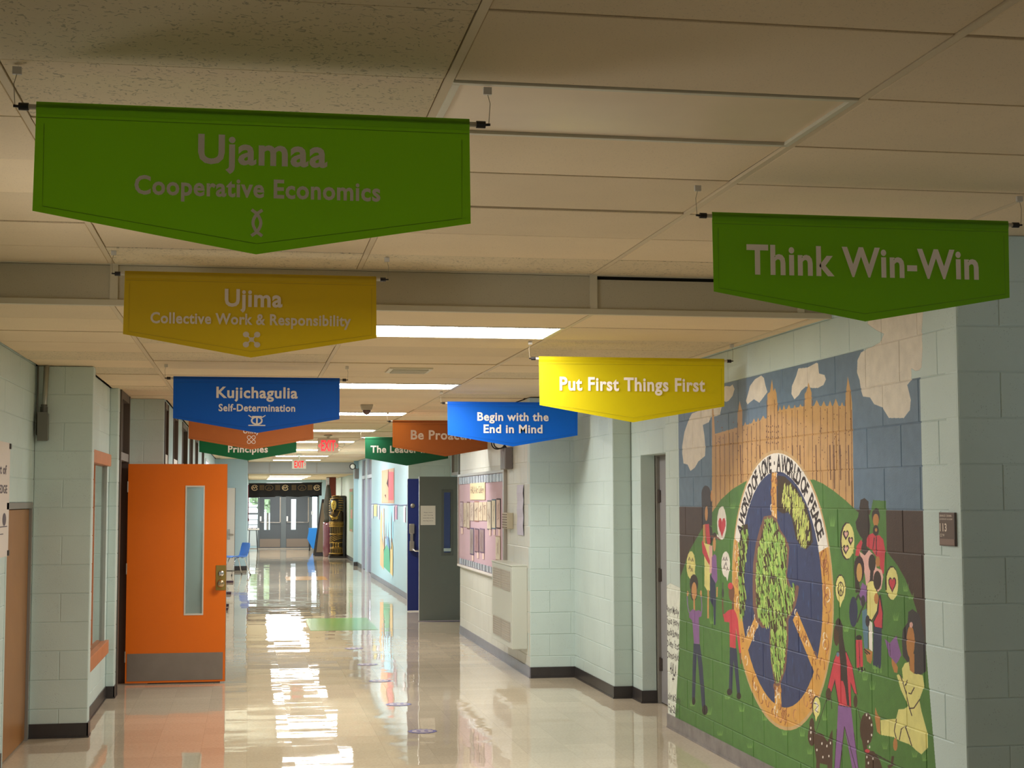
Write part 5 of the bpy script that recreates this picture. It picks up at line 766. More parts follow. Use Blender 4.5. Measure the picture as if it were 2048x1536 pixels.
G().lathe([(.022, 0), (.014, .02), (.014, .03), (.034, .042), (.036, .056), (.026, .066), (.01, .068)], (-.252, Ya-.006, .91), (0, -1, 0), 22).build('door_knob', M('satin_knob', (200, 176, 140), .22, metal=1), t, smooth=True)
for z in (.25, 1.05, 1.8): G().tube([(-1.104, 14.40, z-.05), (-1.104, 14.40, z+.05)], .007, 8).build('hinge', mat_steel, t)
G().box(-.9, -.25, 14.41, 14.438, .0015, .012).build('door_sweep', M('sweep', (90, 84, 78), .6), t)

# row of classroom doors further down the left wall
for n, (a, b) in enumerate(LD):
    d = emp('door_%d' % (n+3), (-.81, (a+b)/2, 0), label='brown framed classroom door %s on the left wall' % ['just past the block pier', 'second beyond the pier', 'third beyond the pier', 'fourth beyond the pier', 'fifth beyond the pier', 'last beyond the pier'][n])
    for y0, y1 in ((a, a+.06), (b-.06, b)): boxo('door_jamb', -.93, -.80, y0, y1, 0, L-.02, mat_bronze, d)
    boxo('transom_bar', -.92, -.805, a+.06, b-.06, 2.03, 2.12, mat_white, d)
    boxo('head', -.92, -.805, a+.06, b-.06, L-.08, L-.02, mat_bronze, d)
    boxo('transom_glass', -.87, -.865, a+.06, b-.06, 2.12, L-.08, M('dusky_glass', (112, 104, 92)), d)
    boxo('door_leaf', -.88, -.85, a+.06, b-.06, .01, 2.03, M('brown_timber', (158, 108, 58)), d)

d = emp('window_4', (-.81, 30.2, 1.1), label='long window high in the left wall behind the orange door')
g = G()
for q in sub_rects([(28.7, 31.7, 1.1, 2.45)], (28.76, 30.17, 1.16, 2.39)) : 
    for q2 in sub_rects([q], (30.23, 31.64, 1.16, 2.39)): g.box(-.90, -.80, q2[0], q2[1], q2[2], q2[3])
g.build('window_frame', M('light_frame', (198, 206, 218), .4), d)
for a in (28.76, 30.23): boxo('window_pane', -.87, -.866, a, a+1.41, 1.16, 2.39, M('case_glass', (240, 250, 245)), d)
d = emp('fill_window', (-1.52, 5.7, 1.0), label='added lobby side window, out of view, for the fill light')  # made-up unseen opening that lets the lobby side fill in
g = G()
for y in (5.0, 5.67, 6.34): g.box(-1.64, -1.52, y, y+.06, 1.0, 2.2)
g.box(-1.64, -1.52, 5.0, 6.4, 1.0, 1.06).box(-1.64, -1.52, 5.0, 6.4, 2.14, 2.2)
g.build('window_frame', M('light_frame', (198, 206, 218), .4), d)
# ------------------------------------------------------------------ right side near: door in the recess, room sign
d = emp('door_9', (3.36, 11.84, 0), label='grey steel door in the recess left of the mural')
boxo('door_leaf', 3.36, 3.405, 11.40, 12.265, .01, 2.03, M('grey_steel_door', (148, 146, 148), .4), d, bev=.002)
for y0, y1 in ((11.37, 11.40), (12.268, 12.31)): boxo('door_jamb', 3.335, 3.42, y0, y1, 0, 2.05, M('grey_frame', (140, 136, 130)), d)
boxo('door_head', 3.335, 3.42, 11.40, 12.268, 2.03, 2.05, M('grey_frame', (140, 136, 130)), d)
boxo('room_beyond', 3.45, 3.5, 11.2, 12.5, 0, 2.2, mat_plenum, d)
for z in (1.70, 1.05, .32): G().tube([(3.352, 12.27, z-.055), (3.352, 12.27, z+.055)], .009, 8).box(3.352, 3.362, 12.225, 12.27, z-.05, z+.05).build('hinge', M('dark_hinge', (86, 76, 72), .4, metal=.6), d)
t = thing('room_sign', 'small brown room sign reading 113 GYM right of the mural', 'sign', (3.055, 6.34, 1.47))
boxo('plate', 3.051, 3.059, 6.262, 6.420, 1.469, 1.617, M('sign_brown', (108, 92, 84), .4), t, bev=.001)
boxo('name_insert', 3.049, 3.0515, 6.268, 6.412, 1.474, 1.500, M('sign_insert', (142, 120, 110), .4), t)
boxo('edge_trim', 3.050, 3.0515, 6.262, 6.268, 1.469, 1.617, mat_black, t)
g = G(); O, Rr, U = (3.051, 6.341, 0), (0, -1, 0), (0, 0, 1); l = (-.0008, 0, 0)
text(g, 'BARACK OBAMA', -.010, 1.598, .0095, .118, O, Rr, U, l, .01); text(g, 'LEADERSHIP ACADEMY', -.006, 1.584, .007, .128, O, Rr, U, l, .01)
text(g, '113', -.036, 1.534, .034, .068, O, Rr, U, l); text(g, 'GYM', -.048, 1.508, .014, .042, O, Rr, U, l, .01)
g.build('lettering', M('sign_lettering', (232, 216, 200), .5), t)

# ------------------------------------------------------------------ board wall: heater, emergency light, guards, papers
t = thing('wall_heater', 'cream metal wall heater with pierced grilles below the notice board', 'heater', (2.55, 14.95, .26))
mh = M('heater_enamel', (206, 210, 198), .35)
G().box(2.47, 2.62, 14.35, 15.55, .255, 1.045).build('cabinet', mh, t, bev=.006)
boxo('top_cap', 2.462, 2.62, 14.345, 15.555, 1.038, 1.052, mh, t, bev=.003)
mg = M('grille_dark', (88, 74, 62), .6)
for z0, z1 in ((.80, .985), (.32, .50)):
    for a, b in ((14.45, 14.93), (14.97, 15.45)):
        gr = boxo('grille', 2.4675, 2.4695, a, b, z0, z1, mg, t)
        g = G()
        for k in range(19): y = a+(b-a)*k/18; g.box(2.464, 2.468, y-.005, y+.005, z0, z1)
        for k in range(9): z = z0+(z1-z0)*k/8; g.box(2.4642, 2.468, a, b, z-.004, z+.004)
        g.build('grille_bars', M('grille_bars', (190, 184, 170), .4), gr)
def em_light(label, x, y, z, s=1.):
    t = thing('emergency_light', label, 'emergency light', (x, y, z))
    boxo('battery_box', x-.085*s, x-.001, y-.12*s, y+.16*s, z-.20*s, z+.02*s, M('emergency_box', (120, 112, 108), .4, metal=.3), t, bev=.008)
    for yy in (-.05, .09):
        yc = y+yy*s; xh = x-.10*s; zh = z+.07*s
        G().tube([(x-.05*s, yc, z+.0), (xh, yc, zh)], .012*s, 8).build('bracket', mat_black, t)
        hd = G().lathe([(.028*s, 0), (.055*s, .03*s), (.066*s, .075*s), (.066*s, .085*s)], (xh, yc+.02, zh), (-.45, -.9, -.05), 20).build('lamp_head', mat_black, t, smooth=True)
        G().lathe([(.056*s, 0), (.045*s, .008*s), (.02*s, .012*s)], Vector((xh, yc+.02, zh))+Vector((-.45, -.9, -.05)).normalized()*.083*s, (-.45, -.9, -.05), 18).build('lens', M('lamp_lens', (226, 224, 214), .15), hd, smooth=True)
em_light('emergency light above the right end of the notice board', 2.62, 15.25, 2.18)
em_light('far emergency light on the pale blue wall beyond the lockers', 2.70, 38.35, 2.42, 1.15)
t = thing('thermostat_guard', 'small beige thermostat guard beside the notice board', 'thermostat', (2.62, 15.3, 1.38))
boxo('body', 2.555, 2.619, 15.12, 15.40, 1.38, 1.54, M('thermostat_beige', (196, 186, 160), .5), t, bev=.004)
for k in range(6): boxo('guard_bar', 2.549, 2.556, 15.13, 15.39, 1.388+k*.026, 1.398+k*.026, M('guard_bar', (120, 100, 74), .5), t)
g = G(); zz = [1.816, 1.74, 1.66, 1.58, 1.50, 1.42, 1.327]
for k in range(6):
    xa, xb = 2.611-.006*(k % 2), 2.611-.006*((k+1) % 2)
    g.add([(xa, 14.84, zz[k]), (xb, 14.84, zz[k+1]), (xb, 14.50, zz[k+1]), (xa, 14.50, zz[k]), (xa+.001, 14.84, zz[k]), (xb+.001, 14.84, zz[k+1]), (xb+.001, 14.50, zz[k+1]), (xa+.001, 14.50, zz[k])], [(0, 1, 2, 3), (7, 6, 5, 4), (0, 4, 5, 1), (3, 2, 6, 7)])
o = g.build('paper_chart', M('lilac_paper', (206, 204, 222), .6, var=.1, vscale=14), None, (2.611, 14.67, 1.327)); props(o, 'curling lilac paper sheet taped right of the notice board', 'paper')

t = thing('notice_board', 'pink papered notice board with a crinkled silver border', 'notice board', (2.61, 17.3, .87))
BX = 2.598
boxo('backing', BX+.007, 2.618, 15.58, 19.02, .87, 1.955, M('pink_paper', (200, 172, 184), .7, var=.06, vscale=3), t)
mal = M('aluminium_frame', (176, 168, 158), .35, metal=.5)
boxo('frame_top', BX-.012, 2.618, 15.50, 19.05, 1.955, 1.985, mal, t); boxo('frame_bottom', BX-.016, 2.618, 15.50, 19.05, .845, .87, M('white_paint', (232, 228, 222)), t)
boxo('frame_side', BX-.012, 2.618, 15.50, 15.58, .87, 1.955, mal, t); boxo('frame_side', BX-.012, 2.618, 19.02, 19.05, .87, 1.955, mal, t)
mb1, mb2 = M('border_silver', (206, 214, 226), .25), M('border_grey', (132, 138, 150), .3)
rb = random.Random(2)
for z0, z1 in ((1.862, 1.948), (.876, .945)):
    y = 15.60; k = 0
    while y < 18.98:
        wd_ = rb.uniform(.08, .13); yy = min(y+wd_, 19.0)
        g = G(); d1 = rb.uniform(-.01, .012)
        g.add([(BX-.004, y+.004, z0), (BX-.002, yy-.004, z0+.004), (BX-.002, yy-.004+d1, z1), (BX-.004, y+.004+d1, z1), (BX+.003, y+.004, z0), (BX+.003, yy-.004, z0+.004), (BX+.003, yy-.004+d1, z1), (BX+.003, y+.004+d1, z1)],
              [(3, 2, 1, 0), (4, 5, 6, 7), (0, 1, 5, 4), (1, 2, 6, 5), (2, 3, 7, 6), (3, 0, 4, 7)])
        g.build('border_piece', mb1 if k % 2 else mb2, t); y = yy; k += 1
def card(label, y0, y1, z0, z1, col, group, bk=None):
    c = thing('pinned_drawing', label, 'drawing', (BX, (y0+y1)/2, z0), group)
    if bk: boxo('backing_sheet', BX+.001, BX+.0035, y0-.02, y1+.02, z0-.012, z1+.014, M('card_%d%d%d' % bk, bk, .7), c)
    boxo('sheet', BX-.002, BX+.0008, y0, y1, z0, z1, M('card_%d%d%d' % col, col, .7, var=.12, vscale=12), c)
    g = G(); O, Rr, U = (BX-.002, (y0+y1)/2, (z0+z1)/2), (0, -1, 0), (0, 0, 1); h, w_ = z1-z0, y1-y0
    for k in range(4):
        a = [(rb.uniform(-.35, .35)*w_, rb.uniform(-.42, .42)*h) for _ in range(4)]; stroke(g, a, .007, O, Rr, U, (-.0008, 0, 0))
    g.build('pencil_lines', M('pencil', (150, 120, 110), .7), c)
CARDS = [((18.655, 18.875, 1.34, 1.636), 'narrow drawing at the far left of the notice board', (214, 190, 200), (140, 110, 130)),
 ((18.313, 18.585, 1.34, 1.631), 'second drawing from the left in the upper row', (226, 208, 178), None), ((18.065, 18.279, 1.333, 1.632), 'third drawing from the left in the upper row', (222, 204, 176), (120, 90, 90)),
 ((17.728, 18.015, 1.425, 1.638), 'fourth drawing from the left in the upper row', (226, 208, 184), None), ((17.358, 17.664, 1.43, 1.641), 'fifth drawing from the left in the upper row', (232, 212, 176), (168, 120, 110)),
 ((17.046, 17.327, 1.434, 1.644), 'sixth drawing from the left in the upper row', (236, 216, 178), None), ((16.717, 17.016, 1.439, 1.647), 'seventh drawing from the left in the upper row', (236, 214, 176), None),
 ((16.428, 16.68, 1.354, 1.65), 'drawing with a grey backing in the upper row', (234, 220, 190), (112, 112, 116)), ((16.128, 16.357, 1.369, 1.663), 'drawing with a blue backing in the upper row', (236, 224, 182), (92, 118, 140)),
 ((15.813, 16.04, 1.379, 1.671), 'peach drawing with a black backing at the right of the row', (236, 202, 184), (58, 34, 46)), ((17.745, 18.016, 1.034, 1.325), 'leftmost of the three dark drawings in the lower row', (166, 152, 152), (106, 92, 130)),
 ((17.345, 17.627, 1.076, 1.325), 'middle of the three dark drawings in the lower row', (178, 130, 140), (96, 84, 104)), ((16.933, 17.238, 1.084, 1.333), 'rightmost of the three dark drawings in the lower row', (166, 138, 142), (120, 100, 130)),
 ((15.817, 16.096, 1.043, 1.276), 'cream drawing at the lower right, above the heater', (226, 212, 180), (170, 150, 130))]
def mute(c): m_ = sum(c)/3; return tuple(int((m_*.3+q*.7)*.94) for q in c)
for (y0, y1, z0, z1), lb, c, bk in [(a_, b_, mute(c_), d_) for a_, b_, c_, d_ in CARDS]: card(lb, y0, y1, z0, z1, c, 'drawings pinned to the notice board', bk)
for (y0, y1, z0, z1), lb in zip([(18.655, 18.812, 1.25, 1.323), (16.442, 16.551, 1.281, 1.348), (16.148, 16.26, 1.294, 1.354), (15.814, 15.934, 1.293, 1.36), (17.746, 17.872, 0.956, 1.019), (17.345, 17.466, 1.0, 1.067), (16.933, 17.048, 1.005, 1.07)],
        ['name tag under the far left drawing', 'name tag under the grey backed drawing', 'name tag under the blue backed drawing', 'name tag under the black backed drawing', 'name tag under the leftmost lower drawing', 'name tag under the middle lower drawing', 'name tag under the rightmost lower drawing']):
    o = boxo('name_tag', BX, BX+.003, y0, y1, z0, z1, M('tag_paper', (232, 206, 196), .7)); props(o, lb, 'name tag', 'name tags under the drawings')
t = thing('title_card', 'yellow title card at the top of the notice board', 'card', (BX, 17.4, 1.67))
boxo('sheet', BX-.003, BX+.002, 16.843, 17.999, 1.671, 1.868, M('title_paper', (238, 222, 180), .7), t)
g = G(); text(g, 'HALA Art Gallery', 0, 1.745, .085, 1.02, (BX-.003, 17.42, 0), (0, -1, 0), (0, 0, 1), (-.001, 0, 0), -.005); g.build('lettering', M('title_ink', (110, 80, 84), .7), t)
# ------------------------------------------------------------------ two doors standing open from the right-hand recess
def open_door(name, label, x0, x1, y, z1, mat, lite, near):
    t = thing(name, label, 'door', (x1, y, 0))
    rects = [(x0, x1, .012, z1)]
    if lite: rects = sub_rects(rects, lite)
    g = G()
    for q in rects: g.box(q[0], q[1], y-.022, y+.022, q[2], q[3])
    g.build('panel', mat, t)
    boxo('edge_strip', x0-.004, x0, y-.022, y+.022, .012, z1, M('pale_edge', (206, 206, 204), .35, metal=.4), t)
    return t
t = open_door('grey_door', 'grey steel door with narrow window, taped with a paper notice', 2.318, 3.24, 21.0, 1.99, mat_grey, (2.66, 2.752, .94, 1.77), True)
g = G()
for x0, x1, z0, z1 in ((2.625, 2.66, .90, 1.81), (2.752, 2.787, .90, 1.81), (2.66, 2.752, .90, .94), (2.66, 2.752, 1.77, 1.81)): g.box(x0, x1, 20.972, 21.028, z0, z1)
g.build('vision_frame', M('grey_vision_frame', (84, 88, 84), .4), t, bev=.002)
boxo('glass_pane', 2.66, 2.752, 20.998, 21.002, .94, 1.77, M('case_glass', (240, 250, 245)), t)
g = G().box(2.655, 2.757, 20.97, 20.978, .96, 1.0); g.build('lower_bead', mat_chrome, t)
t2 = thing('paper_notice', 'white paper notice taped on the grey door', 'notice', (2.435, 20.975, 1.32))
boxo('sheet', 2.333, 2.540, 20.972, 20.975, 1.322, 1.588, M('notice_paper', (228, 222, 212), .7), t2)
g = G()
for k, (s, wd_) in enumerate((('Please return', .12), ('your learning', .13), ('materials to the', .15), ('learning center', .14))): text(g, s, 0, 1.49-k*.038, .012, wd_, (2.44, 20.972, 0), (1, 0, 0), (0, 0, 1), (0, -.001, 0), .01)
g.build('lettering', M('notice_ink', (110, 102, 104), .7), t2)
t = open_door('blue_door', 'navy blue door with exit bar, standing open behind the grey door', 2.35, 3.25, 22.9, 1.985, M('navy_door_paint', (22, 36, 98), .4), None, False)
G().lathe([(.034, 0), (.036, .008), (.026, .014)], (2.425, 22.878, 1.58), (0, -1, 0), 18).build('deadbolt', mat_steel, t, smooth=True)
G().box(2.37, 2.45, 22.83, 22.878, 1.16, 1.31).box(2.375, 2.445, 22.80, 22.878, .905, 1.05).build('latch_case', mat_steel, t, bev=.01)
G().box(2.385, 2.43, 22.82, 22.86, 1.04, 1.17).build('latch_arm', mat_steel, t, bev=.006)
G().tube([(2.41, 22.81, .93), (2.46, 22.80, .905), (3.16, 22.80, .905)], .016, 10).build('push_bar', mat_chrome, t, smooth=True)
boxo('door_sweep', 2.36, 3.2, 22.87, 22.90, .0015, .014, mat_white, t)
for n, (a, b) in enumerate(((21.0, 21.9), (22.9, 23.8))):
    d = emp('door_%d' % (n+10), (3.3, a, 0), label=['frame of the grey door opening in the right recess', 'frame of the navy door opening in the right recess'][n])
    for y0, y1 in ((a, a+.05), (b-.05, b)): boxo('door_jamb', 3.285, 3.42, y0, y1, 0, 2.03, M('grey_frame', (140, 136, 130)), d)
    boxo('door_head', 3.285, 3.42, a+.05, b-.05, 1.99, 2.03, M('grey_frame', (140, 136, 130)), d)
    boxo('room_beyond', 3.45, 3.5, a-.2, b+.2, 0, 2.2, M('room_beyond', (112, 92, 72)), d)
d = emp('window_1', (3.285, 24.2, 2.04), label='grey framed high window in the right recess')
g = G()
for q in sub_rects([(23.9, 24.75, 2.06, 2.60)], (23.96, 24.69, 2.11, 2.55)): g.box(3.26, 3.30, q[0], q[1], q[2], q[3])
g.build('window_frame', M('grey_frame', (140, 136, 130)), d); boxo('window_pane', 3.28, 3.288, 23.96, 24.69, 2.11, 2.55, M('dusky_glass', (112, 104, 92)), d)

# ------------------------------------------------------------------ pale blue wall: collages, rope of papers, locker doors
XW = 2.62
def wallprint(g, poly, lift): g.prism(poly, (XW-lift-.002, 0, 0), (0, 1, 0), (0, 0, 1), (.002, 0, 0))
t = thing('red_poster', 'tan and red collage poster above the string of papers', 'poster', (XW, 29.2, 1.58))
wallprint_list = [('frame_sheet', [(27.89, 1.60), (30.55, 1.60), (30.55, 2.25), (27.89, 2.25)], (206, 160, 130), .004), ('tan_half', [(28.9, 1.61), (30.5, 1.61), (30.5, 2.24), (29.1, 2.24), (29.05, 2.08), (29.35, 2.0), (29.0, 1.9)], (222, 160, 128), .008),
 ('red_half', [(27.98, 1.66), (29.0, 1.66), (29.0, 1.9), (29.1, 2.2), (27.98, 2.18)], (236, 104, 112), .008), ('dark_gap', [(29.0, 1.90), (29.4, 1.98), (29.1, 2.07), (29.05, 2.23), (28.98, 2.23)], (64, 20, 30), .011), ('dark_spot', [(29.5, 1.70), (29.8, 1.76), (29.55, 1.77)], (64, 20, 30), .011)]
for nm, poly, c, l in wallprint_list:
    g = G(); wallprint(g, poly, l); g.build(nm, M('collage_%d%d%d' % c, c, .7, var=.08, vscale=9), t)
t = thing('tree_collage', 'tall paper collage of brown trunks and a green path on pale blue wall', 'collage', (XW, 29.4, .27))
W2 = [('sky_sheet', [(28.05, .95), (30.8, .95), (30.8, 1.55), (28.05, 1.55)], (168, 222, 240), .004), ('trunk', [(30.0, .30), (30.8, .36), (30.8, 1.2), (30.65, 1.5), (30.3, 1.35), (30.4, .9), (30.0, .7)], (222, 176, 132), .008),
 ('trunk', [(28.06, .27), (28.55, .30), (28.55, .72), (28.2, .9), (28.06, .8)], (232, 200, 140), .010), ('trunk', [(28.25, .75), (28.4, .75), (28.42, 1.3), (28.32, 1.45)], (148, 108, 108), .010), ('trunk', [(28.9, .92), (29.05, .92), (29.0, 1.25)], (150, 120, 120), .010),
 ('trunk', [(29.4, .92), (29.6, .92), (29.5, 1.3)], (150, 120, 120), .010), ('trunk', [(29.8, .72), (30.02, .68), (30.06, 1.5), (29.86, 1.5)], (190, 150, 120), .012), ('path', [(28.55, .30), (29.95, .36), (29.9, .66), (29.3, .82), (28.7, .72)], (96, 172, 136), .012), ('distant_hill', [(28.7, .72), (29.3, .82), (29.4, .98), (28.9, .95)], (120, 152, 186), .013)]
for nm, poly, c, l in W2:
    g = G(); wallprint(g, poly, l); g.build(nm, M('collage_%d%d%d' % c, c, .7, var=.1, vscale=9), t)
o = G().tube([(XW-.012, y, 1.575+.004*math.sin(y*3)) for y in np.linspace(25.5, 33.1, 24)], .008, 6).build('string', M('grey_string', (112, 116, 160), .6), None, (XW, 29.3, 1.575)); props(o, 'thin string running across the pale blue wall', 'string')
for i, (y0, y1, z0, z1, c, lb) in enumerate([(32.61, 33.01, 1.267, 1.57, (224, 228, 240), 'farthest white strip hanging from the string'), (31.60, 32.47, 1.321, 1.57, (232, 222, 160), 'yellow card hanging from the string'), (30.98, 31.43, 1.265, 1.57, (216, 220, 236), 'white strip hanging left of the tree collage'),
        (27.74, 28.02, 1.274, 1.57, (228, 224, 240), 'white strip hanging right of the tree collage'), (27.26, 27.66, 1.313, 1.57, (222, 168, 184), 'white and pink strip hanging from the string'), (25.75, 26.12, 1.285, 1.57, (236, 236, 242), 'nearest white strip hanging beside the navy door')]):
    t = thing('hanging_card', lb, 'card', (XW, (y0+y1)/2, z0), 'papers hanging from the string')
    boxo('sheet', XW-.008, XW-.005, y0, y1, z0, z1, M('string_card_%d' % i, c, .7), t)
    boxo('edge_stripe', XW-.011, XW-.008, y0, y0+.07, z0, z1-.03, M('stripe_%d' % (i % 3), [(104, 100, 140), (110, 104, 150), (96, 40, 80)][i % 3], .7), t)
mloc = M('lilac_grey_locker', (134, 134, 164), .35); mlf = M('light_frame', (198, 206, 218), .4)
for n, (a, b, lb) in enumerate(((33.25, 35.5, 'wide lilac grey double door with transom on the pale blue wall'), (36.0, 37.1, 'narrow lilac grey door beside the far pier'))):
    d = emp('door_%d' % (n+12), (2.72, a, 0), label=lb)
    m_ = (a+b)/2
    k = 4 if n == 0 else 2
    for i in range(k):
        y0, y1 = a+.05+(b-a-.1)*i/k, a+.05+(b-a-.1)*(i+1)/k
        boxo('door_leaf', 2.735, 2.765, y0+.012, y1-.012, .01, 2.15, mloc, d, bev=.003)
    for y0, y1 in ((a, a+.05), (b-.05, b)): boxo('door_jamb', 2.695, 2.80, y0, y1, 0, L-.02, mlf, d)
    boxo('transom_bar', 2.69, 2.79, a+.05, b-.05, 2.16, 2.24, mlf, d)
    boxo('transom_panel', 2.735, 2.765, a+.05, b-.05, 2.24, L-.05, M('transom_grey', (120, 122, 138), .3), d)
    boxo('door_back', 2.80, 2.84, a, b, 0, L, mat_plenum, d)
    if n == 0: G().tube([(2.70, m_+.1, .62), (2.70, m_+.1, 1.02)], .012, 8).build('door_pull', mat_chrome, d)
t = thing('green_poster', 'long green and brown wall poster past the far pier', 'poster', (2.755, 41.9, .8))
boxo('sheet', 2.750, 2.756, 41.15, 42.7, .80, 1.96, M('poster_green', (134, 176, 130), .6, var=.15, vscale=5), t)
for k, (z0, z1, c) in enumerate(((1.88, 1.96, (190, 120, 90)), (.80, .86, (200, 150, 120)), (1.15, 1.4, (214, 150, 130)), (1.45, 1.8, (180, 170, 110)))): boxo('poster_patch', 2.746, 2.750, 41.3, 42.5-.2*k, z0, z1, M('patch_%d' % k, c, .6, var=.2, vscale=8), t)

# ------------------------------------------------------------------ things on the ceiling
t = thing('air_vent', 'long slotted air vent in the corridor ceiling', 'vent', (1.155, 11.23, L))
G().box(1.0, 1.32, 11.04, 11.42, L-.012, L+.004).build('frame', mat_rim, t, bev=.003)
for k in range(5): boxo('slat', 1.03, 1.29, 11.08+k*.065, 11.11+k*.065, L-.020, L-.010, M('vent_slat', (196, 188, 166), .5), t)
t = thing('dome_camera', 'grey dome security camera under the corridor ceiling', 'camera', (1.17, 15.5, L))
G().loft([[(1.17+sx*w_, 15.5+sy*w_, z) for sx, sy in ((-1, -1), (1, -1), (1, 1), (-1, 1))] for w_, z in ((.062, L), (.060, L-.012), (.048, L-.055))]).build('housing', M('camera_beige', (182, 172, 148), .5), t, bev=.004)
G().lathe([(.042, 0), (.042, -.012), (.036, -.028), (.022, -.042), (.006, -.047)], (1.17, 15.5, L-.055), (0, 0, 1), 20).build('dome', M('smoked_dome', (110, 84, 80), .1), t, smooth=True)
def exit_sign(label, x0, x1, y, z0, z1, arrows, bright):
    t = thing('exit_sign', label, 'exit sign', ((x0+x1)/2, y, z1))
    boxo('housing', x0, x1, y, y+.06, z0, z1, M('sign_housing', (190, 166, 138), .5) if bright else M('pale_sign_housing', (200, 190, 172), .6), t, bev=.004)
    G().lathe([(.05, 0), (.07, -.015), (.02, -.03), (.02, -.07)], ((x0+x1)/2, y+.03, L), (0, 0, 1), 14).build('canopy', mat_rim, t, smooth=True)
    G().tube([((x0+x1)/2, y+.03, z1-.01), ((x0+x1)/2, y+.03, L)], .012, 8).build('stem', mat_rim, t)
    g = G(); wd = x1-x0; h = z1-z0; O, Rr, U = ((x0+x1)/2, y, 0), (1, 0, 0), (0, 0, 1); cx = 0 if arrows == 2 else .0
    text(g, 'EXIT', cx, z0+h*.14, h*.72, wd*.68, O, Rr, U, (0, -.002, 0), .03)
    for sx in ((-1, 1) if arrows == 2 else (1,)):
        xa = sx*wd*.42; stroke(g, [(xa-sx*.014, z0+h*.62), (xa+sx*.014, z0+h*.48), (xa-sx*.014, z0+h*.34)], .01, O, Rr, U, (0, -.002, 0))
    g.build('lettering', M('exit_red', (236, 20, 36), .5, emit=(255, 30, 44), es=1.3) if bright else M('exit_red_pale', (214, 20, 24), .6, emit=(255, 40, 40), es=.5), t)
    return t
t = exit_sign('larger glowing red exit sign with arrows either side', .997, 1.305, 22.8, 2.375, 2.585, 2, True)
G().tube([(1.306, 22.84, 2.47), (1.37, 22.84, 2.455), (1.40, 22.84, 2.49), (1.385, 22.84, 2.52)], .004, 6).build('wire_guard', mat_steel, t)
exit_sign('smaller paler exit sign in front of the far drop', .886, 1.180, 32.6, 2.327, 2.519, 1, False)

# ------------------------------------------------------------------ marks on the floor
def floor_decal(label, x0, x1, y0, y1, col, group=None):
    o = G().add([(x0, y0, .0022), (x1, y0, .0022), (x1, y1, .0022), (x0, y1, .0022), (x0, y0, .0004), (x1, y0, .0004), (x1, y1, .0004), (x0, y1, .0004)], [(0, 1, 2, 3), (7, 6, 5, 4), (0, 4, 5, 1), (1, 5, 6, 2), (2, 6, 7, 3), (3, 7, 4, 0)]).build('floor_decal', M('decal_%d%d%d' % col, col, .12, var=.05), None, ((x0+x1)/2, (y0+y1)/2, 0))
    props(o, label, 'floor decal', group)
floor_decal('green rectangle stuck on the corridor floor', .79, 1.66, 19.8, 21.8, (110, 178, 72))
floor_decal('orange yellow rectangle on the floor far down the corridor', .78, 1.63, 32.2, 33.6, (232, 172, 84))
for i, (x, y, lb) in enumerate([(1.255, 11.13, 'nearest purple floor sticker'), (1.224, 12.61, 'second nearest purple floor sticker'), (1.211, 14.25, 'third nearest purple floor sticker'), (1.205, 15.68, 'fourth nearest purple floor sticker'), (1.182, 17.38, 'farthest purple floor sticker')]):
    t = thing('floor_sticker', lb, 'sticker', (x, y, 0), 'round purple distance stickers on the floor')
    g = G(); n = 32
    P = [(x+(.105+.007*math.cos(k*PI/2*1.0*2))*math.cos(2*PI*k/n), y+(.105+.007*math.cos(k*PI))*math.sin(2*PI*k/n), .0018) for k in range(n)]; g.add(P, [tuple(range(n))]); g.build('outer_ring', M('sticker_purple', (128, 122, 176), .2), t)
    g = G(); g.add([(x+.078*math.cos(2*PI*k/n), y+.078*math.sin(2*PI*k/n), .0028) for k in range(n)], [tuple(range(n))]); g.build('inner_disc', M('sticker_pale', (196, 184, 196), .2), t)
    g = G()
    for sx in (-1, 1): disc(g, sx*.028, 0, .016, .045, (x, y, .003), (1, 0, 0), (0, 1, 0), (0, 0, .0006), 12)
    g.build('footprint', M('sticker_print', (150, 140, 178), .2), t)

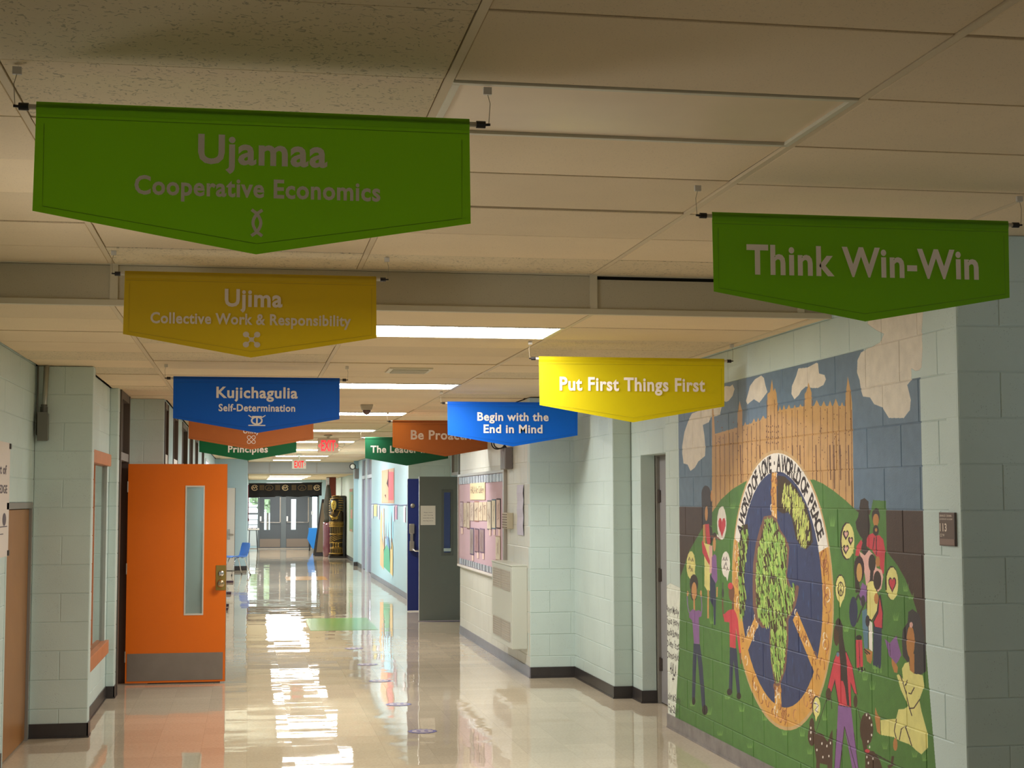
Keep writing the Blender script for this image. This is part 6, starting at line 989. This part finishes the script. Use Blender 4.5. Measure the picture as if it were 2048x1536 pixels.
# ------------------------------------------------------------------ blue chair, bench feet, beige door further on
def chair():
    t = thing('school_chair', 'blue plastic school chair with chrome legs on the left', 'chair', (-.25, 34.6, 0))
    R_ = Matrix.Rotation(math.radians(118), 3, 'Z')
    def P(x, y, z): v = R_ @ Vector((x, y, 0)); return (-.25+v.x, 34.6+v.y, z)
    # side profile of the moulded shell (y forward), back tilts away
    prof = [(.21, .395), (.17, .412), (.08, .404), (-.05, .396), (-.13, .402), (-.175, .44), (-.20, .52), (-.225, .62), (-.24, .70), (-.238, .715)]
    wds = [.19, .20, .205, .205, .20, .195, .20, .205, .185, .15]
    g = G(); n = 10; th = .007
    top = []; bot = []
    for (y, z), w_ in zip(prof, wds):
        for i in range(n+1):
            u = -1+2*i/n; c = .022*u*u*u*u
            up = z+(c if z < .43 else 0); yy = y+(0 if z < .43 else .03*u*u)
            top.append(P(u*w_, yy, up)); bot.append(P(u*w_, yy-(th if z > .43 else 0), up-(0 if z > .43 else th)-.001))
    g.add(top+bot, []); m = len(top); r = len(prof); f = []
    for j in range(r-1):
        for i in range(n):
            a = j*(n+1)+i; f.append((a, a+1, a+n+2, a+n+1)); f.append((m+a+n+1, m+a+n+2, m+a+1, m+a))
    for j in range(r-1):
        for i in (0, n):
            a = j*(n+1)+i; f.append((a, a+n+1, m+a+n+1, m+a))
    for i in range(n): f.append((i, m+i, m+i+1, i+1)); a = (r-1)*(n+1)+i; f.append((a, a+1, m+a+1, m+a))
    g.f += f
    g.build('seat_shell', M('blue_plastic', (74, 128, 214), .35), t, smooth=True)
    for sx in (-1, 1):
        for sy, yt in ((1, .12), (-1, -.10)):
            lg = G().tube([P(sx*.13, yt*.3, .385), P(sx*.15, yt, .378), P(sx*.205, yt+sy*.12, .012)], .0115, 8).build('leg', mat_chrome, t, smooth=True)
            G().tube([P(sx*.205, yt+sy*.12, 0), P(sx*.203, yt+sy*.117, .025)], .014, 8).build('foot_cap', mat_black, lg)
chair()
t = thing('folding_bench', 'low bench whose dark feet show behind the orange door', 'bench', (-.52, 27.5, 0))
boxo('seat', -.72, -.42, 23.4, 31.6, .40, .43, M('bench_seat', (150, 146, 140), .5), t, bev=.004)
for y in (23.7, 24.55, 27.7, 31.5):
    G().box(-.76, -.30, y-.04, y+.04, .0, .04).box(-.60, -.54, y-.03, y+.03, .04, .40).build('leg', M('dark_plum_foot', (70, 46, 62), .5), t, bev=.004)
t = thing('beige_door', 'beige door with lever handle standing open behind the blue chair', 'door', (-.79, 36.6, 0))
boxo('panel', -.79, -.335, 36.6, 36.645, .012, 1.95, M('beige_door_paint', (206, 198, 186), .45), t, bev=.003)
boxo('edge_strip', -.335, -.325, 36.6, 36.645, .012, 1.95, M('dark_edge', (92, 84, 80), .5), t)
G().box(-.50, -.44, 36.58, 36.6, .74, .98).tube([(-.47, 36.57, .86), (-.36, 36.56, .85)], .016, 8).build('door_lever', mat_steel, t)

# ------------------------------------------------------------------ the far end: entrance doors, valance, window, tables
YE = 52.8
wb = G()
for q in [(-.2, 2.9, 1.80, 2.5), (2.33, 2.9, 0, 1.80), (-.2, .33, 0, .66)]: wb.box(q[0], q[1], YE, YE+.12, q[2], q[3])
struct(wb.build('wall_back', mat_far, None, (0, 0, 0)))
mfr = M('entrance_frame', (92, 100, 104), .4)
d = emp('window_2', (.15, YE, .66), label='sidelight window left of the entrance doors')
g = G()
for x0, x1, z0, z1 in ((-.05, .33, 1.73, 1.80), (.285, .345, .0, 1.73), (-.05, .285, .62, .68), (-.05, .285, 1.16, 1.22), (-.05, -.02, .66, 1.75)): g.box(x0, x1, YE-.02, YE+.06, z0, z1)
g.build('window_frame', mfr, d)
for z in (1.40, 1.56, .80, .98): boxo('glazing_bar', -.02, .285, YE, YE+.03, z, z+.02, M('dark_bar', (88, 96, 100), .4), d)
for z0, z1 in ((.68, 1.16), (1.22, 1.73)): boxo('window_pane', -.02, .285, YE+.03, YE+.034, z0, z1, M('case_glass', (240, 250, 245)), d)
boxo('panel', -.05, .285, YE-.01, YE, .10, .62, M('sill_panel', (196, 206, 208), .5), d)
d = emp('window_3', (2.2, YE, .66), label='sidelight window right of the entrance doors')
g = G()
for x0, x1, z0, z1 in ((2.03, 2.13, 0, 1.80), (2.30, 2.36, 0, 1.80), (2.13, 2.30, 1.76, 1.80), (2.13, 2.30, .62, .68)): g.box(x0, x1, YE-.02, YE+.06, z0, z1)
g.build('window_frame', mfr, d); boxo('window_pane', 2.13, 2.30, YE+.03, YE+.034, .68, 1.76, M('case_glass', (240, 250, 245)), d)
boxo('panel', 2.13, 2.30, YE-.01, YE+.02, 0, .62, mfr, d)
boxo('wall_box', 2.10, 2.17, YE-.06, YE-.02, 1.15, 1.27, M('pale_box', (206, 206, 210), .5), d)
mdr = M('entrance_door_grey', (74, 80, 86), .4)
for n, (x0, x1, lb) in enumerate(((.345, 1.075, 'left grey entrance door with a tall narrow window'), (1.245, 2.03, 'right grey entrance door with a tall narrow window'))):
    d = emp('door_%d' % (n+14), ((x0+x1)/2, YE, 0), label=lb)
    lx = (.51, .70) if n == 0 else (1.42, 1.58)
    g = G()
    for q in sub_rects([(x0, x1, .02, 1.76)], (lx[0], lx[1], .64, 1.68)): g.box(q[0], q[1], YE, YE+.045, q[2], q[3])
    g.build('door_leaf', mdr, d)
    boxo('glass_pane', lx[0], lx[1], YE+.02, YE+.024, .64, 1.68, M('case_glass', (240, 250, 245)), d)
    boxo('kick_plate', x0+.02, x1-.02, YE-.006, YE, .05, .33, M('brown_kick_plate', (128, 116, 106), .4, metal=.5), d)
    G().tube([(x0+.03, YE-.06, .90), (x1-.03, YE-.06, .885)], .006, 8).build('push_bar', mat_steel, d)
    G().box(x0+.01, x0+.07, YE-.06, YE, .93, 1.10).build('latch_case', M('pale_box', (206, 206, 210)), d, bev=.006)
    boxo('closer_strip', x1-.045, x1-.01, YE-.02, YE, .9, 1.75, mat_steel, d)
boxo('mullion', 1.075, 1.245, YE-.02, YE+.06, 0, 1.80, mfr, emp('trim_3', (1.16, YE, 0), label='grey centre post between the entrance doors'))
struct(boxo('trim_4', -.05, 2.35, YE-.02, YE+.06, 1.76, 1.80, mfr)); struct(boxo('trim_5', -.05, 2.35, YE-.05, YE+.06, 0, .02, mat_steel))
# outside, seen through the panes
o = G().box(-14, 16, 60, 130, -.12, -.02).build('ground', M('pavement', (190, 188, 182), .8, var=.1), None, (0, 60, -.1)); struct(o)
for i, (x, y, r_) in enumerate(((.78, 66, .8),)):
    t = thing('tree', ['leafy tree outside the left entrance door window', 'tree outside the right entrance door window'][i], 'tree', (x, y, 0)); rr = random.Random(i)
    g = G(); v = []; f = []
    for k in range(500):
        th, ph_, q = rr.uniform(0, 6.28), rr.uniform(-1, 1), rr.random()**.4*r_; cx, cyy, cz = x+q*math.cos(th)*math.sqrt(1-ph_**2), y+q*math.sin(th)*math.sqrt(1-ph_**2), 1.9+q*ph_*.9
        a, b = Vector((rr.uniform(-1, 1), rr.uniform(-1, 1), rr.uniform(-1, 1)))*.14, Vector((rr.uniform(-1, 1), rr.uniform(-1, 1), rr.uniform(-1, 1)))*.14; c_ = Vector((cx, cyy, cz)); k0 = len(v); v += [c_-a, c_+b, c_+a, c_-b]; f.append((k0, k0+1, k0+2, k0+3))
    o = g.add(v, f).build('foliage', M('tree_green', (176, 196, 150), .6, var=.3, vscale=2), t); o['kind'] = 'stuff'
    G().tube([(x, y, -.05), (x, y, 1.5)], .05, 8).build('trunk', M('bark', (110, 96, 84), .8), t)
# black valance with gold emblems
t = thing('black_valance', 'black cloth valance with gold emblems hung above the entrance doors', 'valance', (1.18, 51, 1.73))
g = G(); n = 40; v = []; f = []
for j in range(7):
    for i in range(n+1):
        u = i/n; x = -.02+2.39*u; zt = 2.195+.03*u+.006*math.sin(u*20); zb = 1.735+.04*abs(math.sin(u*PI*1.5))*(.8 if u > .35 else .3)+.03*u
        v.append((x, 51+.02*math.sin(u*34)*(j/6), zt+(zb-zt)*j/6))
for j in range(6):
    for i in range(n): k = j*(n+1)+i; f.append((k, k+n+1, k+n+2, k+1))
g.add(v, f).build('cloth', M('black_cloth', (9, 8, 10), .8), t, smooth=True)
O, Rr, U = (0, 51, 0), (1, 0, 0), (0, 0, 1); lf = (0, -.028, 0)
for x in (.17, 1.17, 2.21):
    g1 = G(); stroke(g1, arc(x, 2.06, .10, .4, 5.9, 16, .085), .02, O, Rr, U, lf)
    stroke(g1, [(x-.07, 2.03), (x-.04, 2.10), (x-.01, 2.03), (x+.03, 2.10), (x+.07, 2.04)], .03, O, Rr, U, lf); g1.build('emblem', M('pale_gold_print', (206, 184, 142), .5), t)
for x in (.64, 1.72):
    g2 = G(); stroke(g2, arc(x, 2.06, .13, 0, 2*PI, 18, .09), .016, O, Rr, U, lf); stroke(g2, [(x-.05, 2.0), (x, 2.12), (x+.05, 2.0), (x-.06, 2.05), (x+.06, 2.05)], .014, O, Rr, U, lf); g2.build('oval_print', M('dim_gold_print', (104, 82, 34), .5), t)
for x in (.40, .92, 1.45, 1.98):
    g2 = G()
    for z in (2.0, 2.05, 2.1, 2.14): stroke(g2, [(x-.08, z), (x+.08, z)], .014, O, Rr, U, lf)
    for q in (-.05, 0, .05): stroke(g2, [(x+q, 1.98), (x+q, 2.15)], .012, O, Rr, U, lf)
    g2.build('lattice_print', M('dim_gold_print', (104, 82, 34), .5), t)
G().tube([(-.03, 51.02, 2.20), (2.39, 51.02, 2.23)], .012, 8).build('rod', mat_black, t)
for x in (0., 2.36): G().tube([(x, 51.02, 2.21), (x, 51.02, ZF)], .004, 6).build('hanging_wire', mat_black, t)
# wall hanging, tables
t = thing('wall_hanging', 'dark red patterned wall hanging at the far left', 'wall hanging', (-.04, 50.4, 1.0))
boxo('cloth', -.045, -.02, 49.6, 51.2, 1.05, 2.15, M('maroon_cloth', (84, 22, 26), .8, var=.5, vscale=12), t)
for k in range(5): boxo('fringe', -.045, -.005, 49.6+k*.34, 49.8+k*.34, .98, 1.06, M('maroon_cloth', (84, 22, 26)), t)
t = thing('folding_table', 'folding table with black legs left of the entrance doors', 'table', (.12, 50.2, 0))
boxo('tabletop', -.03, .325, 49.6, 51.0, .70, .735, M('pale_tabletop', (206, 200, 192), .4), t, bev=.004)
for x in (.0, .28):
    for y in (49.7, 50.9): G().tube([(x-.05 if x else x+.02, y, .70), (x, y, .0)], .012, 8).build('leg', mat_black, t)
t = thing('box_on_table', 'dark papers lying on the folding table', 'papers', (.1, 50.2, .735))
for k in range(4): boxo('sheet', 0+.07*k, .055+.07*k, 49.9, 50.3, .735, .75+.008*(k % 2), M('dim_paper_%d' % (k % 2), [(150, 120, 110), (90, 80, 84)][k % 2], .7), t)
t = thing('cloth_table', 'small table under a bright blue cloth by the entrance doors', 'table', (2.12, 50.2, 0))
boxo('tabletop', 1.95, 2.42, 49.9, 50.5, .70, .73, mat_white, t)
for x in (1.98, 2.38):
    for y in (49.95, 50.45): G().tube([(x, y, .70), (x-.03, y, 0)], .013, 8).build('leg', mat_black, t)
g = G(); mc = M('bright_blue_cloth', (20, 112, 190), .7)
g.box(1.93, 2.44, 49.88, 50.52, .732, .742); g.prism([(1.93, .742), (2.44, .742), (2.44, .30), (2.25, .22), (2.04, .06), (1.86, .40)], (0, 49.87, 0), (1, 0, 0), (0, 0, 1), (0, .008, 0))
g.prism([(49.88, .742), (50.52, .742), (50.5, .36), (49.86, .34)], (1.925, 0, 0), (0, 1, 0), (0, 0, 1), (.006, 0, 0))
o = g.build('tablecloth', mc, None, (2.18, 50.2, .74)); props(o, 'bright blue cloth draped over the small far table', 'tablecloth')
t = thing('acrylic_stand', 'clear stand on the blue draped table', 'stand', (2.1, 50.2, .742))
g = G().box(2.03, 2.20, 50.15, 50.16, .80, .82).tube([(2.04, 50.15, .742), (2.04, 50.15, .82)], .006, 6).tube([(2.19, 50.15, .742), (2.19, 50.15, .82)], .006, 6); g.build('rail', mat_white, t)
# A-frame board
t = thing('a_frame_board', 'black framed A-frame board leaning by the sarcophagus', 'sign board', (2.1, 45.6, 0))
def leaf(ya, yb, sx):
    g = G(); x0, x1, xt0, xt1 = 1.905, 2.255, 2.135, 2.30
    def q(u, w_): # u across, w up
        xa = x0+(xt0-x0)*w_; xb = x1+(xt1-x1)*w_; return (xa+(xb-xa)*u, ya+(yb-ya)*w_, 1.68*w_)
    def pl(name, u0, u1, w0, w1, m, d, par):
        A = [q(u0, w0), q(u1, w0), q(u1, w1), q(u0, w1)]; B = [(p[0], p[1]+d, p[2]) for p in A]
        return G().add(A+B, [(0, 1, 2, 3), (7, 6, 5, 4), (0, 4, 5, 1), (1, 5, 6, 2), (2, 6, 7, 3), (3, 7, 4, 0)]).build(name, m, par)
    pl('panel', .12, .88, .06, .95, M('board_khaki', (104, 88, 66), .7), .02, t)
    for a in ((0, .14, 0, 1), (.86, 1, 0, 1), (.14, .86, 0, .07), (.14, .86, .93, 1)): pl('frame_rail', *a, mat_black, .04, t)
leaf(45.4, 45.75, 1); leaf(46.3, 45.80, 1)
# standing brown column with lettering streak and dark mask
t = thing('brown_column', 'glossy reddish brown display column behind the sarcophagus', 'column', (2.42, 46.4, 0))
G().box(2.30, 2.58, 46.3, 46.7, 0, ZF-.002).build('shaft', M('red_brown_gloss', (112, 44, 24), .25, var=.15, vscale=3), t, bev=.006)
boxo('pale_strip', 2.29, 2.375, 46.285, 46.3, 2.05, ZF-.02, M('mottled_white', (206, 206, 210), .3, var=.4, vscale=30), t)
t = thing('display_figure', 'dark wrapped figure in plastic beside the sarcophagus', 'statue', (2.28, 45.0, 0))
prof = [(.13, .0), (.15, .12), (.14, .5), (.15, .9), (.14, 1.0), (.10, 1.12), (.13, 1.3), (.14, 1.5), (.10, 1.75), (.07, 1.98), (.04, 2.1)]
G().lathe(prof[:5], (2.28, 45.0, 0), (0, 0, 1), 18).build('wrapped_base', M('plum_plastic', (112, 66, 72), .12, var=.25, vscale=7, coat=.6), t, smooth=True)
G().lathe(prof[4:], (2.28, 45.0, 0), (0, 0, 1), 14).build('dark_foliage_top', M('dark_olive', (52, 48, 34), .7, var=.5, vscale=16, bump=.8, bscale=20), t, smooth=True)
# sarcophagus
t = thing('sarcophagus', 'gold and black Egyptian style sarcophagus standing upright', 'sarcophagus', (2.5, 44.1, 0))
mgold = M('antique_gold', (160, 124, 50), .38, metal=.55, var=.35, vscale=16); mdk = M('black_lacquer', (28, 20, 14), .35, var=.3, vscale=6)
G().box(2.56, 2.745, 44.0, 44.5, 0, 1.78).build('case_back', mdk, t, bev=.03)
boxo('plinth', 2.262, 2.745, 43.88, 44.5, 0, .055, mdk, t, bev=.01)
body = [(.055, .235, .17), (.12, .235, .17), (.16, .20, .15), (.35, .205, .15), (.7, .215, .16), (1.0, .235, .17), (1.18, .245, .175), (1.30, .235, .16), (1.36, .15, .13), (1.42, .13, .13)]
def ringb(z, a, b, n=24, cx=2.475, cy=44.05): return [(cx+a*math.cos(2*PI*k/n), cy+b*math.sin(2*PI*k/n), z) for k in range(n)]
G().loft([ringb(z, a*.86, b) for z, a, b in body]).build('body', M('dark_gold_body', (54, 40, 20), .4, metal=.5, var=.5, vscale=22), t, smooth=True)
head = [(1.34, .09, .10), (1.40, .105, .11), (1.48, .115, .12), (1.56, .115, .12), (1.62, .105, .11), (1.66, .08, .09), (1.68, .04, .05)]
G().loft([ringb(z, a, b, 20, 2.40, 44.0) for z, a, b in head]).build('head', mdk, t, smooth=True)
# headdress: striped hood over the head, lappets down the chest
hood = [(1.18, .185, .155), (1.3, .20, .165), (1.45, .21, .17), (1.58, .205, .165), (1.68, .175, .14), (1.75, .11, .09), (1.785, .04, .03)]
G().loft([ringb(z, a, b, 24, 2.48, 44.10) for z, a, b in hood]).build('hood', mdk, t, smooth=True)
for k in range(9):
    a0 = .5+.0*k; z = 1.22+k*.064
    s = 1-max(0, (z-1.58)/.22)**2*.75; pts = []
    for i in range(15):
        th = PI*1.0+PI*i/14; pts.append((2.48+(.213*s)*math.cos(th), 44.10+(.175*s)*math.sin(th)-.004, z+.045*math.cos((i-7)/7*1.3)*(.5 if k < 5 else 1)))
    pp = [p for i, p in enumerate(pts) if i <= 2 or i >= 7] if k in (3, 4, 5, 6) else pts
    if k in (3, 4, 5, 6):
        G().tube(pts[:3], .010, 6).tube(pts[8:], .012, 6).build('hood_stripe', mgold, t, smooth=True)
    else: G().tube(pts, .011, 6).build('hood_stripe', mgold, t, smooth=True)
# face features
G().loft([[(2.385+a*math.cos(2*PI*k/14), 43.895+b*math.sin(2*PI*k/14), z) for k in range(14)] for z, a, b in ((1.37, .03, .03), (1.40, .055, .05), (1.46, .072, .06), (1.53, .078, .06), (1.60, .07, .05), (1.64, .04, .03))]).build('face', M('bright_gold', (214, 178, 88), .3, metal=.5), t, smooth=True)
G().tube([(2.372, 43.835, 1.54), (2.368, 43.818, 1.49), (2.372, 43.835, 1.48)], [.008, .014, .008], 8).tube([(2.375, 43.85, 1.37), (2.37, 43.84, 1.27)], [.014, .02], 8).build('nose_and_beard', mgold, t, smooth=True)
g = G()
for x in (2.345, 2.40): g.tube([(x-.014, 43.838, 1.53), (x+.014, 43.836, 1.53)], .005, 6)
g.tube([(2.35, 43.84, 1.435), (2.395, 43.84, 1.435)], .004, 6); g.build('eyes_and_mouth', mdk, t)
# crossed arms and gold bands
G().tube([(2.62, 43.99, 1.22), (2.46, 43.87, 1.12), (2.32, 43.88, 1.17)], .026, 8).tube([(2.29, 43.96, 1.22), (2.36, 43.87, 1.10), (2.50, 43.87, 1.18)], .026, 8).build('crossed_arms', mgold, t, smooth=True)
G().tube([(2.34, 43.86, 1.20), (2.33, 43.86, 1.33)], .012, 6).tube([(2.50, 43.86, 1.20), (2.56, 43.87, 1.34)], .012, 6).build('crook_and_flail', mgold, t)
for z, r_ in ((.13, .016), (.27, .010), (.30, .010), (.44, .012), (.68, .014), (.90, .016), (.94, .014), (.98, .016), (1.02, .012)):
    k = np.interp(z, [b[0] for b in body], [b[1] for b in body])*.86; kb = np.interp(z, [b[0] for b in body], [b[2] for b in body])
    G().tube([(2.475+(k+.004)*math.cos(th), 44.05+(kb+.004)*math.sin(th), z) for th in np.linspace(PI, 2*PI, 16)], r_, 6).build('gold_band', mgold, t, smooth=True)
for k in range(8):
    x = 2.31+k*.047; a = (x-2.475)/.185; yb = 44.05-.155*math.sqrt(max(0, 1-a*a))
    G().tube([(x, yb-.006, .70), (x, yb-.012, .88)], .007, 6).tube([(x, yb-.002, .15), (x, yb-.002, .26)], .008, 6).build('gold_rib', mgold, t)
for k in range(4):
    z = .48+k*.05; G().tube([(2.475+.19*math.cos(th), 44.05+.158*math.sin(th), z+.09*math.cos(th+.6)) for th in np.linspace(PI, 2*PI, 12)], .008, 6).build('wing_line', mgold, t, smooth=True)
for k in range(3):
    for j in range(2): boxo('gold_tile', 2.36+k*.07, 2.40+k*.07, 43.885, 43.905, .31+j*.07, .36+j*.07, mgold, t)
